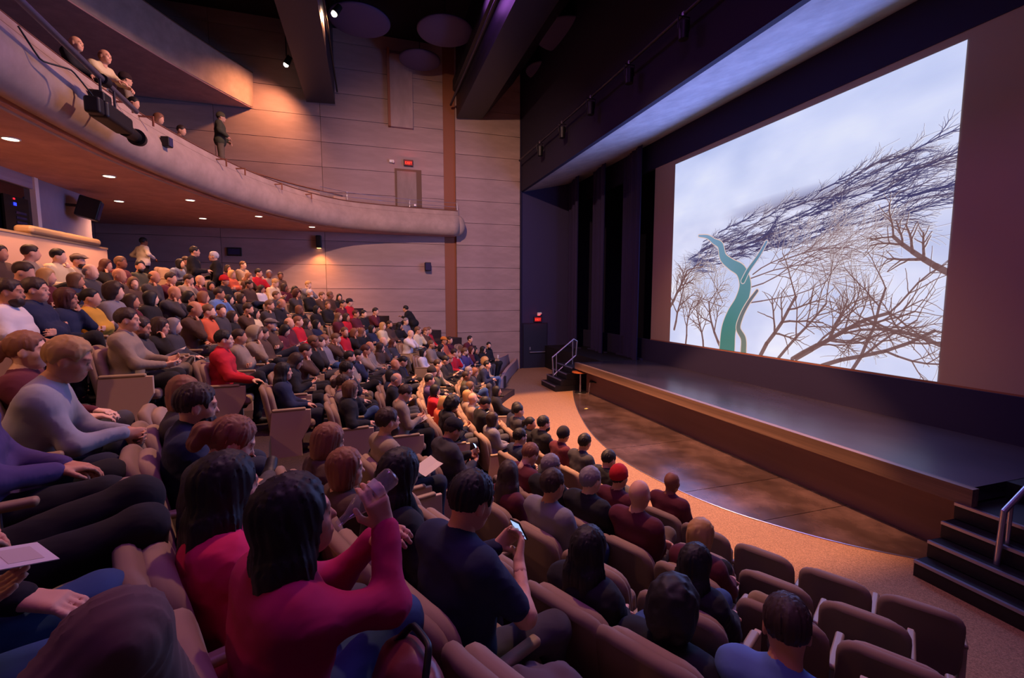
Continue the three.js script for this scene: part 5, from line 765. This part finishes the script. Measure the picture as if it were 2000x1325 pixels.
blob('coat_bundle', 'dark coat folded over an aisle seat beside the bearded person', 'coat', [ell([0.2, 0.52, 0], [0.24, 0.12, 0.24]), cap([0.1, 0.6, -0.2], [0.4, 0.5, 0.18], 0.09, 0.07, 0.05), cap([0.36, 0.5, 0], [0.42, 0.25, 0], 0.1, 0.08, 0.05)], 0.05, 0.016, std(0x241a22, 0.92), onRow(6, 15.4), rad(15.4), 0.03);
blob('scarf', 'beige scarf draped on a seat back in the third row', 'scarf', [cap([-0.08, 0.9, -0.16], [-0.06, 0.92, 0.12], 0.05, 0.045), cap([-0.02, 0.88, 0.1], [0.06, 0.62, 0.16], 0.05, 0.04, 0.03), cap([-0.02, 0.88, -0.1], [0.05, 0.7, -0.14], 0.045, 0.035, 0.03)], 0.03, 0.014, std(0x9c8562, 0.95), onRow(2, 29.8), rad(29.8), 0.014);
[[4, 17.3, 'white leaflet on the lap of a person in the fifth row'], [3, 5.2, 'white program read by the taupe shirt person'], [6, -9.8, 'folded white program in the seventh row'], [2, -28.9, 'white program on a lap in the third row by the wall'], [1, -4.9, 'white leaflet on a lap in the second row'], [5, -23.9, 'white leaflet on a lap in the sixth row'], [7, 5.7, 'white paper held in the eighth row near the aisle']].forEach(([r, f, l]) => {
  const [x, y, z] = onRow(r, f), t = thing('program', l, 'paper', [x, y, z], rad(f), 'programs on laps'); for (const s of [-1, 1]) { const g = new THREE.BoxGeometry(0.2, 0.003, 0.14); g.translate(0, 0, s * 0.07); g.rotateX(s * -0.16); g.rotateZ(0.45); g.translate(0.45, 0.75, 0); part('page', g, M.paper, t); }
});
// ---------------------------------------------------------------- television camera on its jib at the balcony front
{
  const t = thing('television_camera', 'black television camera hung out over the balcony front', 'camera', [-3.72, 6.16, -8.9], 0);
  const b = rboxG(0.26, 0.26, 0.8, 0.05, 0, 0, 0, 2); part('body', b, M.plastic, t);
  const l = new THREE.CylinderGeometry(0.11, 0.085, 0.42, 20); l.rotateX(Math.PI / 2); l.translate(0, -0.04, -0.6); part('lens', l, M.plastic, t);
  const hd = new THREE.CylinderGeometry(0.14, 0.12, 0.12, 20); hd.rotateX(Math.PI / 2); hd.translate(0, -0.04, -0.84); part('lens_hood', hd, M.plastic, t);
  part('viewfinder', rboxG(0.16, 0.16, 0.24, 0.03, -0.02, 0.2, 0.2), M.plastic, t); part('battery', rboxG(0.2, 0.24, 0.16, 0.04, 0, 0, 0.48), M.plastic, t);
  part('yoke', polyTubeG([[-0.05, 0.1, -0.25], [-0.05, 0.5, -0.25], [-0.05, 0.5, 0.15], [-0.05, 0.1, 0.15]], 0.02), M.beam, t);
  part('cable', tubeG([[0, 0.1, 0.4], [-0.1, 0.35, 0.75], [-0.25, 0.3, 1.1], [-0.35, 0.6, 1.3]], 0.012, 24, 6), M.plastic, t);
  const j = thing('jib_arm', 'long grey jib arm reaching along the balcony front to the television camera', 'jib arm');
  part('tube', polyTubeG([[-3.78, 6.62, -9.9], [-3.78, 6.72, -8.6], [-3.8, 7.05, -5.0]], 0.045, 12), std(0x6d6874, 0.4, { metalness: 0.6 }), j); part('collar', cylG(0.08, 0.08, 0.14, 0, 0, 0, 14).rotateX(Math.PI / 2).translate(-3.78, 6.7, -8.9), M.plastic, j);
}
// seats with people on the raised balcony, dark shapes behind the rail
for (let k = 0; k < 3; k++) { const q = balPlan[38 + k * 3], x = q.x - q.nx * 0.7, z = q.z - q.nz * 0.7; extra([x, 6.32, z], Math.atan2(-q.nz, q.nx), { top: 'bdt'[k], hair: 'SMS'[k], hc: 'brk'[k], fem: k === 1 }, POSE.slouch, 'person slouched low behind the balcony rail, ' + ['first', 'second', 'third'][k] + ' from the television camera'.replace('first', 'first'), 'far', 'people low behind the balcony rail'); }
sh(scene);
renderer.render(scene, camera);
